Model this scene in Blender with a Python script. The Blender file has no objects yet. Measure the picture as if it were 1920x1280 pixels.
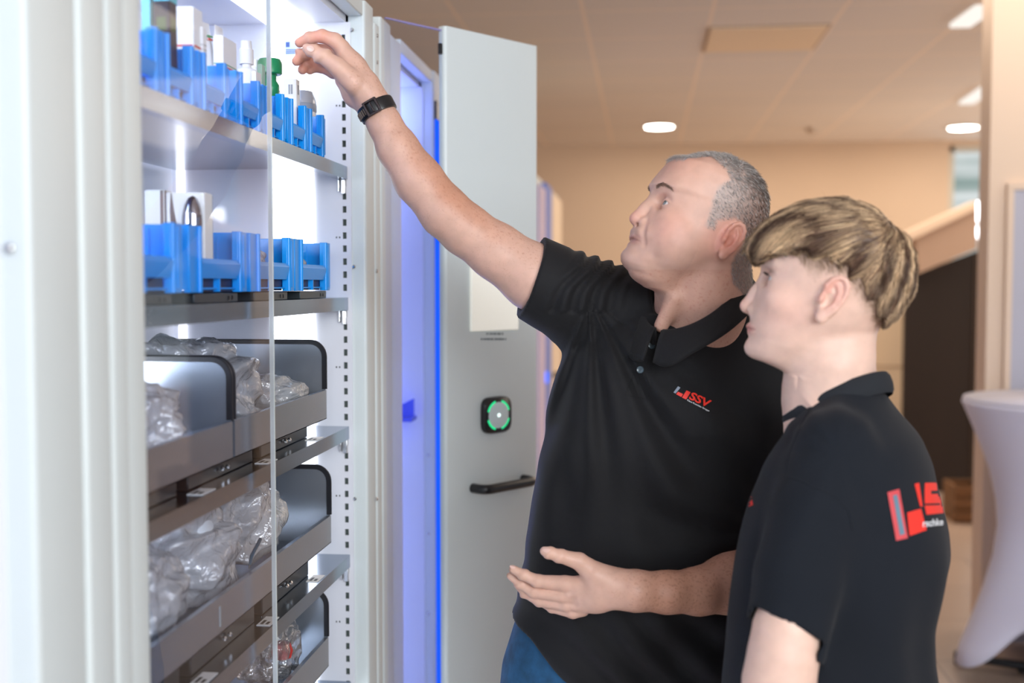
import bpy, bmesh, math, random
import numpy as np
from mathutils import Vector, Matrix
from mathutils.bvhtree import BVHTree
random.seed(7)
SC = bpy.context.scene
COL = SC.collection
# ---------------------------------------------------------------- camera
FPX = 40.0 / 36.0 * 1920
H = 1.55
PHI = math.atan(107 / FPX); PSI = math.atan(247 / FPX * math.cos(PHI))
FW = Vector((-math.sin(PSI) * math.cos(PHI), math.cos(PSI) * math.cos(PHI), -math.sin(PHI)))
RT = Vector((math.cos(PSI), math.sin(PSI), 0)); UP = RT.cross(FW)
cam = bpy.data.cameras.new('camera'); camo = bpy.data.objects.new('camera', cam); COL.objects.link(camo)
cam.lens = 40; cam.sensor_width = 36; cam.clip_start = .05
M3 = Matrix((RT, UP, -FW)).transposed()
camo.matrix_world = Matrix.Translation((0, 0, H)) @ M3.to_4x4()
SC.camera = camo
cam.dof.use_dof = True; cam.dof.focus_distance = 2.02; cam.dof.aperture_fstop = 2.2
# ---------------------------------------------------------------- exposure, world, large lights
SC.view_settings.view_transform = 'Standard'; SC.view_settings.look = 'None'
SC.view_settings.gamma = 1; SC.view_settings.use_curve_mapping = False
SC.view_settings.exposure = 0.12
W = bpy.data.worlds.new('world'); SC.world = W; W.use_nodes = True
W.node_tree.nodes['Background'].inputs[0].default_value = (.80, .86, 1.0, 1)
W.node_tree.nodes['Background'].inputs[1].default_value = .42
def area(name, loc, target, sx, sy, power, col):
    l = bpy.data.lights.new(name, 'AREA'); l.shape = 'RECTANGLE'; l.size = sx; l.size_y = sy; l.energy = power; l.color = col
    o = bpy.data.objects.new(name, l); COL.objects.link(o); o.location = loc
    o.rotation_euler = (Vector(target) - Vector(loc)).to_track_quat('-Z', 'Y').to_euler()
    return o
area('window_daylight', (1.9, -2.3, 2.3), (-.1, 2.1, 1.2), 3.6, 1.6, 190, (.93, .97, 1.0))
area('window_daylight', (-1.9, -.9, 2.4), (.2, 2.0, 1.4), 1.2, 1.2, 16, (.95, .98, 1.0))
area('window_daylight', (5.6, 8.0, 1.5), (0, 8.6, 2.2), 2.4, 1.6, 85, (1.0, .92, .82))
area('room_lighting', (1.4, 8.4, 2.80), (1.4, 8.4, 0), 3.6, 3.4, 64, (1.0, .86, .70))
area('room_lighting', (2.2, 4.6, 2.80), (2.2, 4.6, 0), 2.4, 1.6, 26, (1.0, .88, .74))

def ray(px, py):
    return FW + RT * ((px - 960) / FPX) + UP * ((640 - py) / FPX)
def PY(px, py, Y): r = ray(px, py); return Vector((0, 0, H)) + r * (Y / r.y)
def PX(px, py, X): r = ray(px, py); return Vector((0, 0, H)) + r * (X / r.x)
def PZ(px, py, Z): r = ray(px, py); return Vector((0, 0, H)) + r * ((Z - H) / r.z)
def YX(px, X): return PX(px, 533, X).y      # depth of a pixel column on a plane x = X

# ---------------------------------------------------------------- materials
def srgb(r, g, b):
    f = lambda c: (c / 255) / 12.92 if c / 255 < .04045 else ((c / 255 + .055) / 1.055) ** 2.4
    return (f(r), f(g), f(b), 1)
def mat(name, col, rough=.5, metal=0, spec=.5, sheen=0, coat=0, noise=None, bump=None, emit=None, es=0, vcol=None, sss=0, stretch=None):
    m = bpy.data.materials.new(name); m.use_nodes = True; nt = m.node_tree; N = nt.nodes; L = nt.links
    b = N['Principled BSDF']
    b.inputs['Base Color'].default_value = col; b.inputs['Roughness'].default_value = rough
    b.inputs['Metallic'].default_value = metal; b.inputs['Specular IOR Level'].default_value = spec
    b.inputs['Sheen Weight'].default_value = sheen; b.inputs['Coat Weight'].default_value = coat
    if sss:
        b.inputs['Subsurface Weight'].default_value = sss; b.inputs['Subsurface Radius'].default_value = (.01, .004, .002)
        b.inputs['Subsurface Scale'].default_value = 1
    tc = N.new('ShaderNodeTexCoord'); src = tc.outputs['Object']
    if stretch:
        mp = N.new('ShaderNodeMapping'); mp.inputs['Scale'].default_value = stretch; L.new(src, mp.inputs[0]); src = mp.outputs[0]
    base = None
    if vcol:
        a = N.new('ShaderNodeAttribute'); a.attribute_name = vcol; base = a.outputs['Color']
    if noise:   # (scale, amount)
        n = N.new('ShaderNodeTexNoise'); n.inputs['Scale'].default_value = noise[0]; n.inputs['Detail'].default_value = 5; L.new(src, n.inputs[0])
        mr = N.new('ShaderNodeMapRange'); mr.inputs[3].default_value = 1 - noise[1]; mr.inputs[4].default_value = 1 + noise[1]
        mr.inputs[1].default_value = .3; mr.inputs[2].default_value = .7; L.new(n.outputs[0], mr.inputs[0])
        mx = N.new('ShaderNodeMix'); mx.data_type = 'RGBA'; mx.blend_type = 'MULTIPLY'; mx.inputs[0].default_value = 1
        if base: L.new(base, mx.inputs[6])
        else: mx.inputs[6].default_value = col
        L.new(mr.outputs[0], mx.inputs[7]); base = mx.outputs[2]
    if base: L.new(base, b.inputs['Base Color'])
    if bump:    # (scale, strength, distance)
        n = N.new('ShaderNodeTexNoise'); n.inputs['Scale'].default_value = bump[0]; n.inputs['Detail'].default_value = 4; L.new(src, n.inputs[0])
        bp = N.new('ShaderNodeBump'); bp.inputs['Strength'].default_value = bump[1]; bp.inputs['Distance'].default_value = bump[2]
        L.new(n.outputs[0], bp.inputs['Height']); L.new(bp.outputs[0], b.inputs['Normal'])
    if emit: b.inputs['Emission Color'].default_value = emit; b.inputs['Emission Strength'].default_value = es
    return m
def glass_mat(name, tint=(1, 1, 1, 1), ior=1.45, rough=.0):
    m = bpy.data.materials.new(name); m.use_nodes = True; nt = m.node_tree; N = nt.nodes; L = nt.links
    N.remove(N['Principled BSDF']); out = N['Material Output']
    t = N.new('ShaderNodeBsdfTransparent'); t.inputs[0].default_value = tint
    g = N.new('ShaderNodeBsdfGlossy'); g.inputs['Roughness'].default_value = rough; g.inputs[0].default_value = (1, 1, 1, 1)
    f = N.new('ShaderNodeFresnel'); f.inputs[0].default_value = ior
    ge = N.new('ShaderNodeNewGeometry'); sb = N.new('ShaderNodeMath'); sb.operation = 'SUBTRACT'; sb.inputs[0].default_value = 1; L.new(ge.outputs['Backfacing'], sb.inputs[1])
    ml = N.new('ShaderNodeMath'); ml.operation = 'MULTIPLY'; L.new(f.outputs[0], ml.inputs[0]); L.new(sb.outputs[0], ml.inputs[1])
    mx = N.new('ShaderNodeMixShader'); L.new(ml.outputs[0], mx.inputs[0]); L.new(t.outputs[0], mx.inputs[1]); L.new(g.outputs[0], mx.inputs[2])
    L.new(mx.outputs[0], out.inputs[0])
    return m
def bag_mat(name, film=.62):
    m = bpy.data.materials.new(name); m.use_nodes = True; nt = m.node_tree; N = nt.nodes; L = nt.links
    N.remove(N['Principled BSDF']); out = N['Material Output']
    tc = N.new('ShaderNodeTexCoord')
    n = N.new('ShaderNodeTexNoise'); n.inputs['Scale'].default_value = 42; n.inputs['Detail'].default_value = 3; n.inputs['Distortion'].default_value = 1.2
    L.new(tc.outputs['Object'], n.inputs[0])
    bp = N.new('ShaderNodeBump'); bp.inputs['Strength'].default_value = 1; bp.inputs['Distance'].default_value = .007; L.new(n.outputs[0], bp.inputs['Height'])
    t = N.new('ShaderNodeBsdfTransparent'); t.inputs[0].default_value = (.97, .98, 1, 1)
    d = N.new('ShaderNodeBsdfTranslucent'); d.inputs[0].default_value = (.92, .94, .98, 1)
    df = N.new('ShaderNodeBsdfDiffuse'); df.inputs[0].default_value = (.95, .97, 1, 1)
    g = N.new('ShaderNodeBsdfGlossy'); g.inputs['Roughness'].default_value = .09
    for s in (d, g, df): L.new(bp.outputs[0], s.inputs['Normal'])
    m0 = N.new('ShaderNodeMixShader'); m0.inputs[0].default_value = .5; L.new(d.outputs[0], m0.inputs[1]); L.new(df.outputs[0], m0.inputs[2])
    m1 = N.new('ShaderNodeMixShader'); m1.inputs[0].default_value = film; L.new(t.outputs[0], m1.inputs[1]); L.new(m0.outputs[0], m1.inputs[2])
    m2 = N.new('ShaderNodeMixShader'); fr = N.new('ShaderNodeFresnel'); fr.inputs[0].default_value = 1.55; L.new(bp.outputs[0], fr.inputs['Normal'])
    ad = N.new('ShaderNodeMath'); ad.operation = 'ADD'; ad.inputs[1].default_value = .10; L.new(fr.outputs[0], ad.inputs[0])
    L.new(ad.outputs[0], m2.inputs[0]); L.new(m1.outputs[0], m2.inputs[1]); L.new(g.outputs[0], m2.inputs[2])
    L.new(m2.outputs[0], out.inputs[0])
    return m
def emis(name, col, s):
    m = bpy.data.materials.new(name); m.use_nodes = True; N = m.node_tree.nodes
    N.remove(N['Principled BSDF']); e = N.new('ShaderNodeEmission'); e.inputs[0].default_value = col; e.inputs[1].default_value = s
    m.node_tree.links.new(e.outputs[0], N['Material Output'].inputs[0]); return m

M = {}
M['cab'] = mat('powder_coated_steel', srgb(214, 223, 224), .38, noise=(3, .015))
M['cab_in'] = mat('white_interior_steel', srgb(226, 228, 236), .45)
M['steel'] = mat('brushed_steel', (.27, .33, .41, 1), .20, metal=1, noise=(14, .05), stretch=(1, .12, 6), bump=(60, .05, .001))
M['steel_tray'] = mat('tray_steel', (.36, .40, .46, 1), .27, metal=.8, noise=(6, .06), stretch=(1, .3, 1))
M['rubber'] = mat('black_rubber', (.012, .013, .018, 1), .35)
M['dark'] = mat('dark_recess', (.03, .035, .035, 1), .6)
M['slot'] = mat('slot_shadow', (.10, .13, .12, 1), .6)
M['black'] = mat('black_plastic', (.012, .012, .014, 1), .3)
M['bin'] = mat('blue_plastic', srgb(0, 146, 236), .28, spec=.5)
M['bin_dark'] = mat('label_slot_blue', srgb(20, 30, 70), .5)
M['glass'] = glass_mat('clear_glass', (.96, .97, 1, 1), 1.25)
M['glass_edge'] = mat('polished_glass_edge', srgb(205, 214, 214), .2)
M['white_print'] = mat('white_card', srgb(238, 238, 236), .5)
M['led'] = emis('led_light', (.88, .91, 1, 1), 3.6)
M['led_soft'] = emis('led_soft', (.93, .93, 1, 1), 2.2)
M['led_blue'] = emis('led_blue', (.29, .37, 1, 1), 10)
M['led_blue_bright'] = emis('led_blue_bar', (.0, .11, 1, 1), 1.0)
M['led_lav'] = emis('led_lavender', (.42, .52, 1, 1), 2.9)
M['bag'] = bag_mat('clear_plastic_bag'); M['bag_clear'] = bag_mat('very_clear_bag', .22)
M['screw'] = mat('zinc_screw', (.6, .6, .6, 1), .25, metal=1)

# ---------------------------------------------------------------- mesh helpers
class MB:
    def __init__(s): s.v = []; s.f = []; s.mi = []
    def add(s, vs, fs, m=0):
        o = len(s.v); s.v += [tuple(x) for x in vs]; s.f += [tuple(i + o for i in f) for f in fs]; s.mi += [m] * len(fs); return s
    def box(s, x0, x1, y0, y1, z0, z1, m=0):
        v = [(x, y, z) for z in (z0, z1) for y in (y0, y1) for x in (x0, x1)]
        return s.add(v, [(0, 2, 3, 1), (4, 5, 7, 6), (0, 1, 5, 4), (2, 6, 7, 3), (0, 4, 6, 2), (1, 3, 7, 5)], m)
    def obox(s, c, ax, ay, az, hx, hy, hz, m=0):
        c = Vector(c); v = [c + ax * (hx * i) + ay * (hy * j) + az * (hz * k) for k in (-1, 1) for j in (-1, 1) for i in (-1, 1)]
        return s.add(v, [(0, 2, 3, 1), (4, 5, 7, 6), (0, 1, 5, 4), (2, 6, 7, 3), (0, 4, 6, 2), (1, 3, 7, 5)], m)
    def tube(s, pts, r, n=10, cap=True, m=0, flat=None):
        pts = [Vector(p) for p in pts]; rs = r if isinstance(r, (list, tuple)) else [r] * len(pts); rings = []
        up = Vector((0, 0, 1)); 
        for i, p in enumerate(pts):
            d = (pts[min(i + 1, len(pts) - 1)] - pts[max(i - 1, 0)]).normalized()
            if i == 0: u = d.orthogonal().normalized() if abs(d.dot(up)) > .98 else d.cross(up).normalized()
            else: u = (u - d * u.dot(d)).normalized()
            w = d.cross(u)
            rings.append([p + u * (math.cos(2 * math.pi * k / n) * rs[i]) + w * (math.sin(2 * math.pi * k / n) * rs[i]) for k in range(n)])
        v = [q for R in rings for q in R]; f = []
        for i in range(len(pts) - 1):
            for k in range(n): f.append((i * n + k, i * n + (k + 1) % n, (i + 1) * n + (k + 1) % n, (i + 1) * n + k))
        if cap: f.append(tuple(range(n - 1, -1, -1))); f.append(tuple((len(pts) - 1) * n + k for k in range(n)))
        return s.add(v, f, m)
    def lathe(s, c, prof, n=32, m=0):
        v = [(c[0] + r * math.cos(2 * math.pi * k / n), c[1] + r * math.sin(2 * math.pi * k / n), c[2] + z) for r, z in prof for k in range(n)]; f = []
        for i in range(len(prof) - 1):
            for k in range(n): f.append((i * n + k, i * n + (k + 1) % n, (i + 1) * n + (k + 1) % n, (i + 1) * n + k))
        f.append(tuple(range(n - 1, -1, -1))); f.append(tuple((len(prof) - 1) * n + k for k in range(n)))
        return s.add(v, f, m)
    def build(s, name, mats, parent=None, smooth=False, bevel=0, loc=None, sharp=35):
        me = bpy.data.meshes.new(name); off = Vector(loc) if loc is not None else (parent.matrix_world_loc() if False else Vector((0, 0, 0)))
        me.from_pydata([tuple(Vector(v) - off) for v in s.v], [], s.f)
        for mm in (mats if isinstance(mats, (list, tuple)) else [mats]): me.materials.append(mm)
        me.polygons.foreach_set('material_index', s.mi)
        o = bpy.data.objects.new(name, me); COL.objects.link(o)
        if parent: o.parent = parent
        elif loc is not None: o.location = loc
        bm = bmesh.new(); bm.from_mesh(me); bmesh.ops.recalc_face_normals(bm, faces=bm.faces); bm.to_mesh(me); bm.free()
        if bevel:
            b = o.modifiers.new('bevel', 'BEVEL'); b.width = bevel; b.segments = 2; b.limit_method = 'ANGLE'; b.angle_limit = math.radians(40)
            smooth = True
        if smooth:
            me.polygons.foreach_set('use_smooth', [True] * len(me.polygons))
            me.set_sharp_from_angle(angle=math.radians(sharp if not bevel else 50))
        return o
def thing(name, label, cat, loc=(0, 0, 0), group=None):
    o = bpy.data.objects.new(name, None); COL.objects.link(o); o.location = loc; o['label'] = label; o['category'] = cat; o.empty_display_size = .05
    if group: o['group'] = group
    return o
def tag(o, label, cat, group=None, kind=None):
    o['label'] = label; o['category'] = cat
    if group: o['group'] = group
    if kind: o['kind'] = kind
    return o
def struct(name, mb, m, **k):
    o = mb.build(name, m, **k); o['kind'] = 'structure'; return o
def copy_tree(o, parent=None):
    c = o.copy(); COL.objects.link(c); c.parent = parent
    for ch in [x for x in bpy.data.objects if x.parent == o]: copy_tree(ch, c)
    return c
# ---------------------------------------------------------------- the room
CZ = 2.85; BY = 10.75
def ceil_mat():
    m = mat('ceiling_tiles', srgb(240, 232, 222), .8); nt = m.node_tree; N = nt.nodes; L = nt.links
    g = N.new('ShaderNodeNewGeometry'); br = N.new('ShaderNodeTexBrick')
    mp = N.new('ShaderNodeMapping'); mp.inputs['Location'].default_value = (.295, 0.07, 0)
    L.new(g.outputs['Position'], mp.inputs[0]); L.new(mp.outputs[0], br.inputs['Vector'])
    br.offset = 0; br.inputs['Scale'].default_value = 1; br.inputs['Brick Width'].default_value = .613; br.inputs['Row Height'].default_value = .62
    br.inputs['Mortar Size'].default_value = .012; br.inputs['Mortar Smooth'].default_value = .3
    br.inputs['Color1'].default_value = srgb(232, 222, 212); br.inputs['Color2'].default_value = srgb(235, 225, 215); br.inputs['Mortar'].default_value = srgb(250, 232, 214)
    L.new(br.outputs['Color'], N['Principled BSDF'].inputs['Base Color']); return m
struct('ceiling', MB().box(-4, 6, -1.0, BY + .2, CZ, CZ + .1), ceil_mat())
def floor_mat():
    m = mat('floor_tiles', srgb(178, 158, 142), .35); nt = m.node_tree; N = nt.nodes; L = nt.links
    g = N.new('ShaderNodeNewGeometry'); br = N.new('ShaderNodeTexBrick'); L.new(g.outputs['Position'], br.inputs['Vector'])
    br.offset = .5; br.inputs['Scale'].default_value = 1; br.inputs['Brick Width'].default_value = 1.2; br.inputs['Row Height'].default_value = .6
    br.inputs['Mortar Size'].default_value = .006
    br.inputs['Color1'].default_value = srgb(178, 156, 140); br.inputs['Color2'].default_value = srgb(168, 148, 134); br.inputs['Mortar'].default_value = srgb(140, 122, 110)
    L.new(br.outputs['Color'], N['Principled BSDF'].inputs['Base Color']); return m
struct('floor', MB().box(-4, 6, -4.0, BY + .2, -.1, 0), floor_mat())
M['wall'] = mat('warm_wall_paint', srgb(216, 190, 164), .75, noise=(1.5, .02))
M['wall_side'] = mat('side_wall_paint', srgb(222, 200, 180), .75)
# back wall with the window opening at its right end
wx0, wx1, wz0, wz1 = 2.74, 4.2, .55, 2.80
struct('wall_back', MB().box(-4, wx0, BY, BY + .15, 0, CZ).box(wx0, wx1, BY, BY + .15, 0, wz0).box(wx0, wx1, BY, BY + .15, wz1, CZ).box(wx1, 6, BY, BY + .15, 0, CZ), M['wall'])
struct('wall_left', MB().box(-4.1, -4, -1.0, BY, 0, CZ), M['wall'])
# near wall standing at the right edge of the view, with a grey door
rx = PY(1856, 300, 5.1).x
struct('wall_right', MB().box(rx, 6, 5.1, 5.25, 0, CZ), M['wall_side'])
d = MB().box(PY(1897, 400, 5.1).x, 3.0, 5.075, 5.1, 0, 1.95)
dr = struct('door_1', d, mat('grey_door', srgb(176, 176, 190), .5))
dr2 = MB().box(PY(1885, 400, 5.1).x, PY(1897, 400, 5.1).x, 5.07, 5.099, 0, 1.951).box(PY(1885, 400, 5.1).x, 3.05, 5.07, 5.099, 1.9515, 1.98).build('door_frame', M['wall_side'], dr)
# window
def outside_mat():
    m = bpy.data.materials.new('daylight_outside'); m.use_nodes = True; N = m.node_tree.nodes; L = m.node_tree.links
    N.remove(N['Principled BSDF']); e = N.new('ShaderNodeEmission'); g = N.new('ShaderNodeNewGeometry'); sp = N.new('ShaderNodeSeparateXYZ')
    n = N.new('ShaderNodeTexNoise'); n.inputs['Scale'].default_value = 1; mp = N.new('ShaderNodeMapping'); mp.inputs['Scale'].default_value = (.25, 1, 6)
    L.new(g.outputs[0], mp.inputs[0]); L.new(mp.outputs[0], n.inputs[0])
    cr = N.new('ShaderNodeValToRGB'); cr.color_ramp.elements[0].position = .36; cr.color_ramp.elements[0].color = srgb(150, 168, 160)
    cr.color_ramp.elements[1].position = .6; cr.color_ramp.elements[1].color = srgb(232, 236, 230)
    L.new(n.outputs[0], cr.inputs[0]); L.new(cr.outputs[0], e.inputs[0]); e.inputs[1].default_value = .95
    L.new(e.outputs[0], N['Material Output'].inputs[0]); return m
wf = MB()
wf.box(wx0, wx0 + .05, BY + .02, BY + .1, wz0, wz1).box(wx1 - .05, wx1, BY + .02, BY + .1, wz0, wz1).box(wx0, wx1, BY + .02, BY + .1, wz1 - .05, wz1).box(wx0, wx1, BY + .02, BY + .1, wz0, wz0 + .05)
wf.box(wx0, wx1, BY + .03, BY + .09, 2.08, 2.12)
win = struct('window_1', wf, mat('window_frame', srgb(200, 196, 184), .5))
MB().box(wx0 + .05, wx1 - .05, BY + .055, BY + .065, wz0 + .05, wz1 - .05).build('pane', M['glass'], win)
sk = MB().box(wx0 - 1, wx1 + 1, BY + 1.4, BY + 1.45, 0, 3.4).build('outside_view', outside_mat()); sk['kind'] = 'structure'
sl = thing('window_glow', 'bright white patch glowing behind the back window beside the stairs', 'lamp', tuple(PY(1842, 412, BY + .6)))
MB().box(-.085, .085, -.03, .03, -.17, .17).build('glow_block', emis('glow_white', (1, 1, .98, 1), 9), sl, bevel=.02)  # glowing block added to make the bright patch of the window
MB().box(-.05, .05, .03, .8, .02, .08).build('glow_bracket', M['cab'], sl)

# recessed ceiling lights
M['lamp'] = emis('warm_lamp', (1, .93, .82, 1), 26)
for (px, py), lb in zip([(1236, 236), (1806, 238)], ['round recessed ceiling light above the older man, left of the two', 'round recessed ceiling light near the back window, right of the two']):
    p = PZ(px, py, CZ)
    t = thing('ceiling_light', lb, 'light', (p.x, p.y, CZ))
    MB().lathe((0, 0, -.012), [(.125, .012), (.135, .004), (.135, 0), (.118, 0), (.115, .004)], 32).build('trim_ring', M['cab_in'], t, smooth=True)
    MB().lathe((0, 0, -.010), [(.112, .0), (.112, .008)], 32).build('diffuser', M['lamp'], t)
p0 = PZ(1325, 108, CZ); p1 = PZ(1537, 62, CZ)
t = thing('ceiling_panel', 'pale square access panel set in the ceiling tiles', 'panel', (.62, 6.2, CZ))
MB().box(-.29, .29, -.29, .29, -.012, 0).build('panel_plate', mat('panel_plate', srgb(246, 222, 190), .6), t, bevel=.003)
MB().box(-.305, .305, -.305, -.29, -.006, 0).box(-.305, .305, .29, .305, -.006, 0).box(-.305, -.29, -.29, .29, -.006, 0).box(.29, .305, -.29, .29, -.006, 0).build('panel_rim', mat('panel_rim', srgb(190, 165, 140), .6), t)
p = PZ(1523, 240, CZ)
t = thing('smoke_detector', 'small round smoke detector on the ceiling', 'smoke detector', (p.x, p.y, CZ))
MB().lathe((0, 0, -.045), [(.02, 0), (.045, .012), (.052, .03), (.055, .045)], 24).build('detector_body', mat('detector_beige', srgb(200, 180, 160), .5), t, smooth=True)
# daylight slits of ceiling lamps at right
for (a, b, lb) in [((1850, 8), (1800, 44), 'slim ceiling light strip near the top right corner'), ((1856, 160), (1812, 190), 'slim ceiling light strip beside the near wall')]:
    A = PZ(*a, CZ); B = PZ(*b, CZ); c = (A + B) / 2; d = (B - A).normalized(); n = Vector((-d.y, d.x, 0))
    t = thing('ceiling_light_strip', lb, 'light', tuple(c))
    MB().obox((0, 0, -.012), d, n, Vector((0, 0, 1)), (B - A).length / 2, .05, .01).build('diffuser', emis('strip_glow', (1, .92, .84, 1), 1.0), t)

# staircase: sloping light-coloured boxing over a dark recess
st = thing('staircase', 'sloping beige staircase boxing above the dark doorway', 'staircase', tuple(PY(1760, 905, 8.7)))
def wv(px, py, Y): return PY(px, py, Y) - st.location
mb = MB()
A = [wv(1716, 442, 8.55), wv(1832, 388, 8.55), wv(1832, 466, 8.55), wv(1724, 512, 8.55)]
Bk = [v + Vector((0, .17, 0)) for v in A]
mb.add(A + Bk, [(0, 1, 2, 3), (4, 7, 6, 5), (0, 4, 5, 1), (1, 5, 6, 2), (2, 6, 7, 3), (3, 7, 4, 0)])
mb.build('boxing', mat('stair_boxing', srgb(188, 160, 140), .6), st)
tr = MB(); A = [wv(1700, 436, 8.5), wv(1832, 376, 8.5), wv(1832, 391, 8.5), wv(1700, 454, 8.5)]; Bk = [v + Vector((0, .22, 0)) for v in A]
tr.add(A + Bk, [(0, 1, 2, 3), (4, 7, 6, 5), (0, 4, 5, 1), (1, 5, 6, 2), (2, 6, 7, 3), (3, 7, 4, 0)])
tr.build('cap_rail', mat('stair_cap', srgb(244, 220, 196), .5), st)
dk = MB(); q0 = PY(1690, 905, 8.75); q1 = PY(1826, 905, 8.75)
g = thing('dark_panel', 'tall dark brown panel under the staircase', 'panel', (q0.x, 8.75, 0))
w = q1.x - q0.x; MB().add([(0, 0, 0), (w, 0, 0), (w, 0, 1.80), (0, 0, 1.60), (0, .04, 0), (w, .04, 0), (w, .04, 1.80), (0, .04, 1.60)], [(0, 1, 2, 3), (7, 6, 5, 4), (0, 4, 5, 1), (1, 5, 6, 2), (2, 6, 7, 3), (3, 7, 4, 0)]).build('panel_face', mat('dark_brown_wood', srgb(30, 20, 18), .5, noise=(6, .15), stretch=(1, 1, .1)), g)
MB().box(q1.x - q0.x - .03, q1.x - q0.x, -.008, 0, .0, 1.78).build('edge_strip', mat('brown_edge', srgb(52, 38, 30), .5), g)
q = PY(1640, 600, 9.2)
g = thing('cupboard', 'beige built-in cupboard left of the dark panel', 'cupboard', (q.x - .35, 9.2, 0))
MB().box(0, .8, 0, .5, 0, 1.75).build('carcass', mat('cupboard_beige', srgb(226, 200, 168), .6), g)
for z in (.45, .9, 1.33): MB().box(.0, .8, -.006, 0, z, z + .012).build('gap_line', mat('gap_line', srgb(170, 140, 112), .6), g)
q = PY(1790, 968, 7.6); q2 = PY(1850, 968, 7.6)
g = thing('wooden_crate', 'low brown wooden crate on the floor behind the white table', 'crate', (q.x, 7.6, 0))
w = q2.x - q.x
cm = mat('crate_wood', srgb(120, 84, 52), .6, noise=(8, .2), stretch=(.4, 1, 3))
for k in range(3): MB().box(0, w, 0, .02, .02 + k * .08, .085 + k * .08).build('slat', cm, g)
MB().box(0, w, .02, .3, 0, .02).build('crate_base', cm, g)
MB().box(0, .02, .02, .3, .02, .24).box(w - .02, w, .02, .3, .02, .24).box(.02, w - .02, .28, .3, .02, .24).build('crate_side', cm, g)

# standing table with stretch cover
tc = Vector((1.66, 4.62, 0))
t = thing('standing_table', 'round bar table under a white stretch cover', 'table', tuple(tc))
prof = [(.40, 1.10), (.405, 1.085), (.385, 1.04), (.34, .93), (.30, .82), (.275, .70), (.27, .60), (.285, .48), (.32, .35), (.365, .22), (.405, .12), (.42, .05)]
mb = MB(); NS = 96; v = []; f = []
for i, (r, z) in enumerate(prof):
    k01 = max(0, (1.04 - z) / 1.0)
    for k in range(NS):
        a = 2 * math.pi * k / NS + .38
        lobe = .5 + .5 * math.cos(4 * a)
        rr = r * (1 - .30 * (1 - lobe) * k01 ** 1.3 * (1 if z < .7 else .5))
        zz = z
        if z < .48: zz = z + (1 - lobe) ** 1.6 * .22 * (1 - z / .48)
        v.append((rr * math.cos(a), rr * math.sin(a), zz))
for i in range(len(prof) - 1):
    for k in range(NS): f.append((i * NS + k, i * NS + (k + 1) % NS, (i + 1) * NS + (k + 1) % NS, (i + 1) * NS + k))
mb.add(v, f); mb.add([(v[k][0], v[k][1], 1.101) for k in range(NS)], [tuple(range(NS))])
cvm = mat('white_stretch_cloth', srgb(216, 216, 234), .75, sheen=.3)
cv = mb.build('stretch_cover', cvm, t, smooth=True)
md = cv.modifiers.new('thick', 'SOLIDIFY'); md.thickness = .004
MB().lathe((0, 0, 1.06), [(.385, 0), (.385, .03)], 40).build('tabletop', M['cab_in'], t)
MB().lathe((0, 0, 0), [(.18, 0), (.18, .015), (.03, .03), (.03, 1.06)], 24).build('pedestal', M['screw'], t, smooth=True)
for k in range(4):
    a = k * math.pi / 2 - .38
    MB().tube([(.05 * math.cos(a), .05 * math.sin(a), .03), (.40 * math.cos(a), .40 * math.sin(a), .03)], [.02, .015], 10).tube([(.40 * math.cos(a), .40 * math.sin(a), .0), (.40 * math.cos(a), .40 * math.sin(a), .05)], .018, 10).build('foot', M['black'], t, smooth=True)
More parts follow.
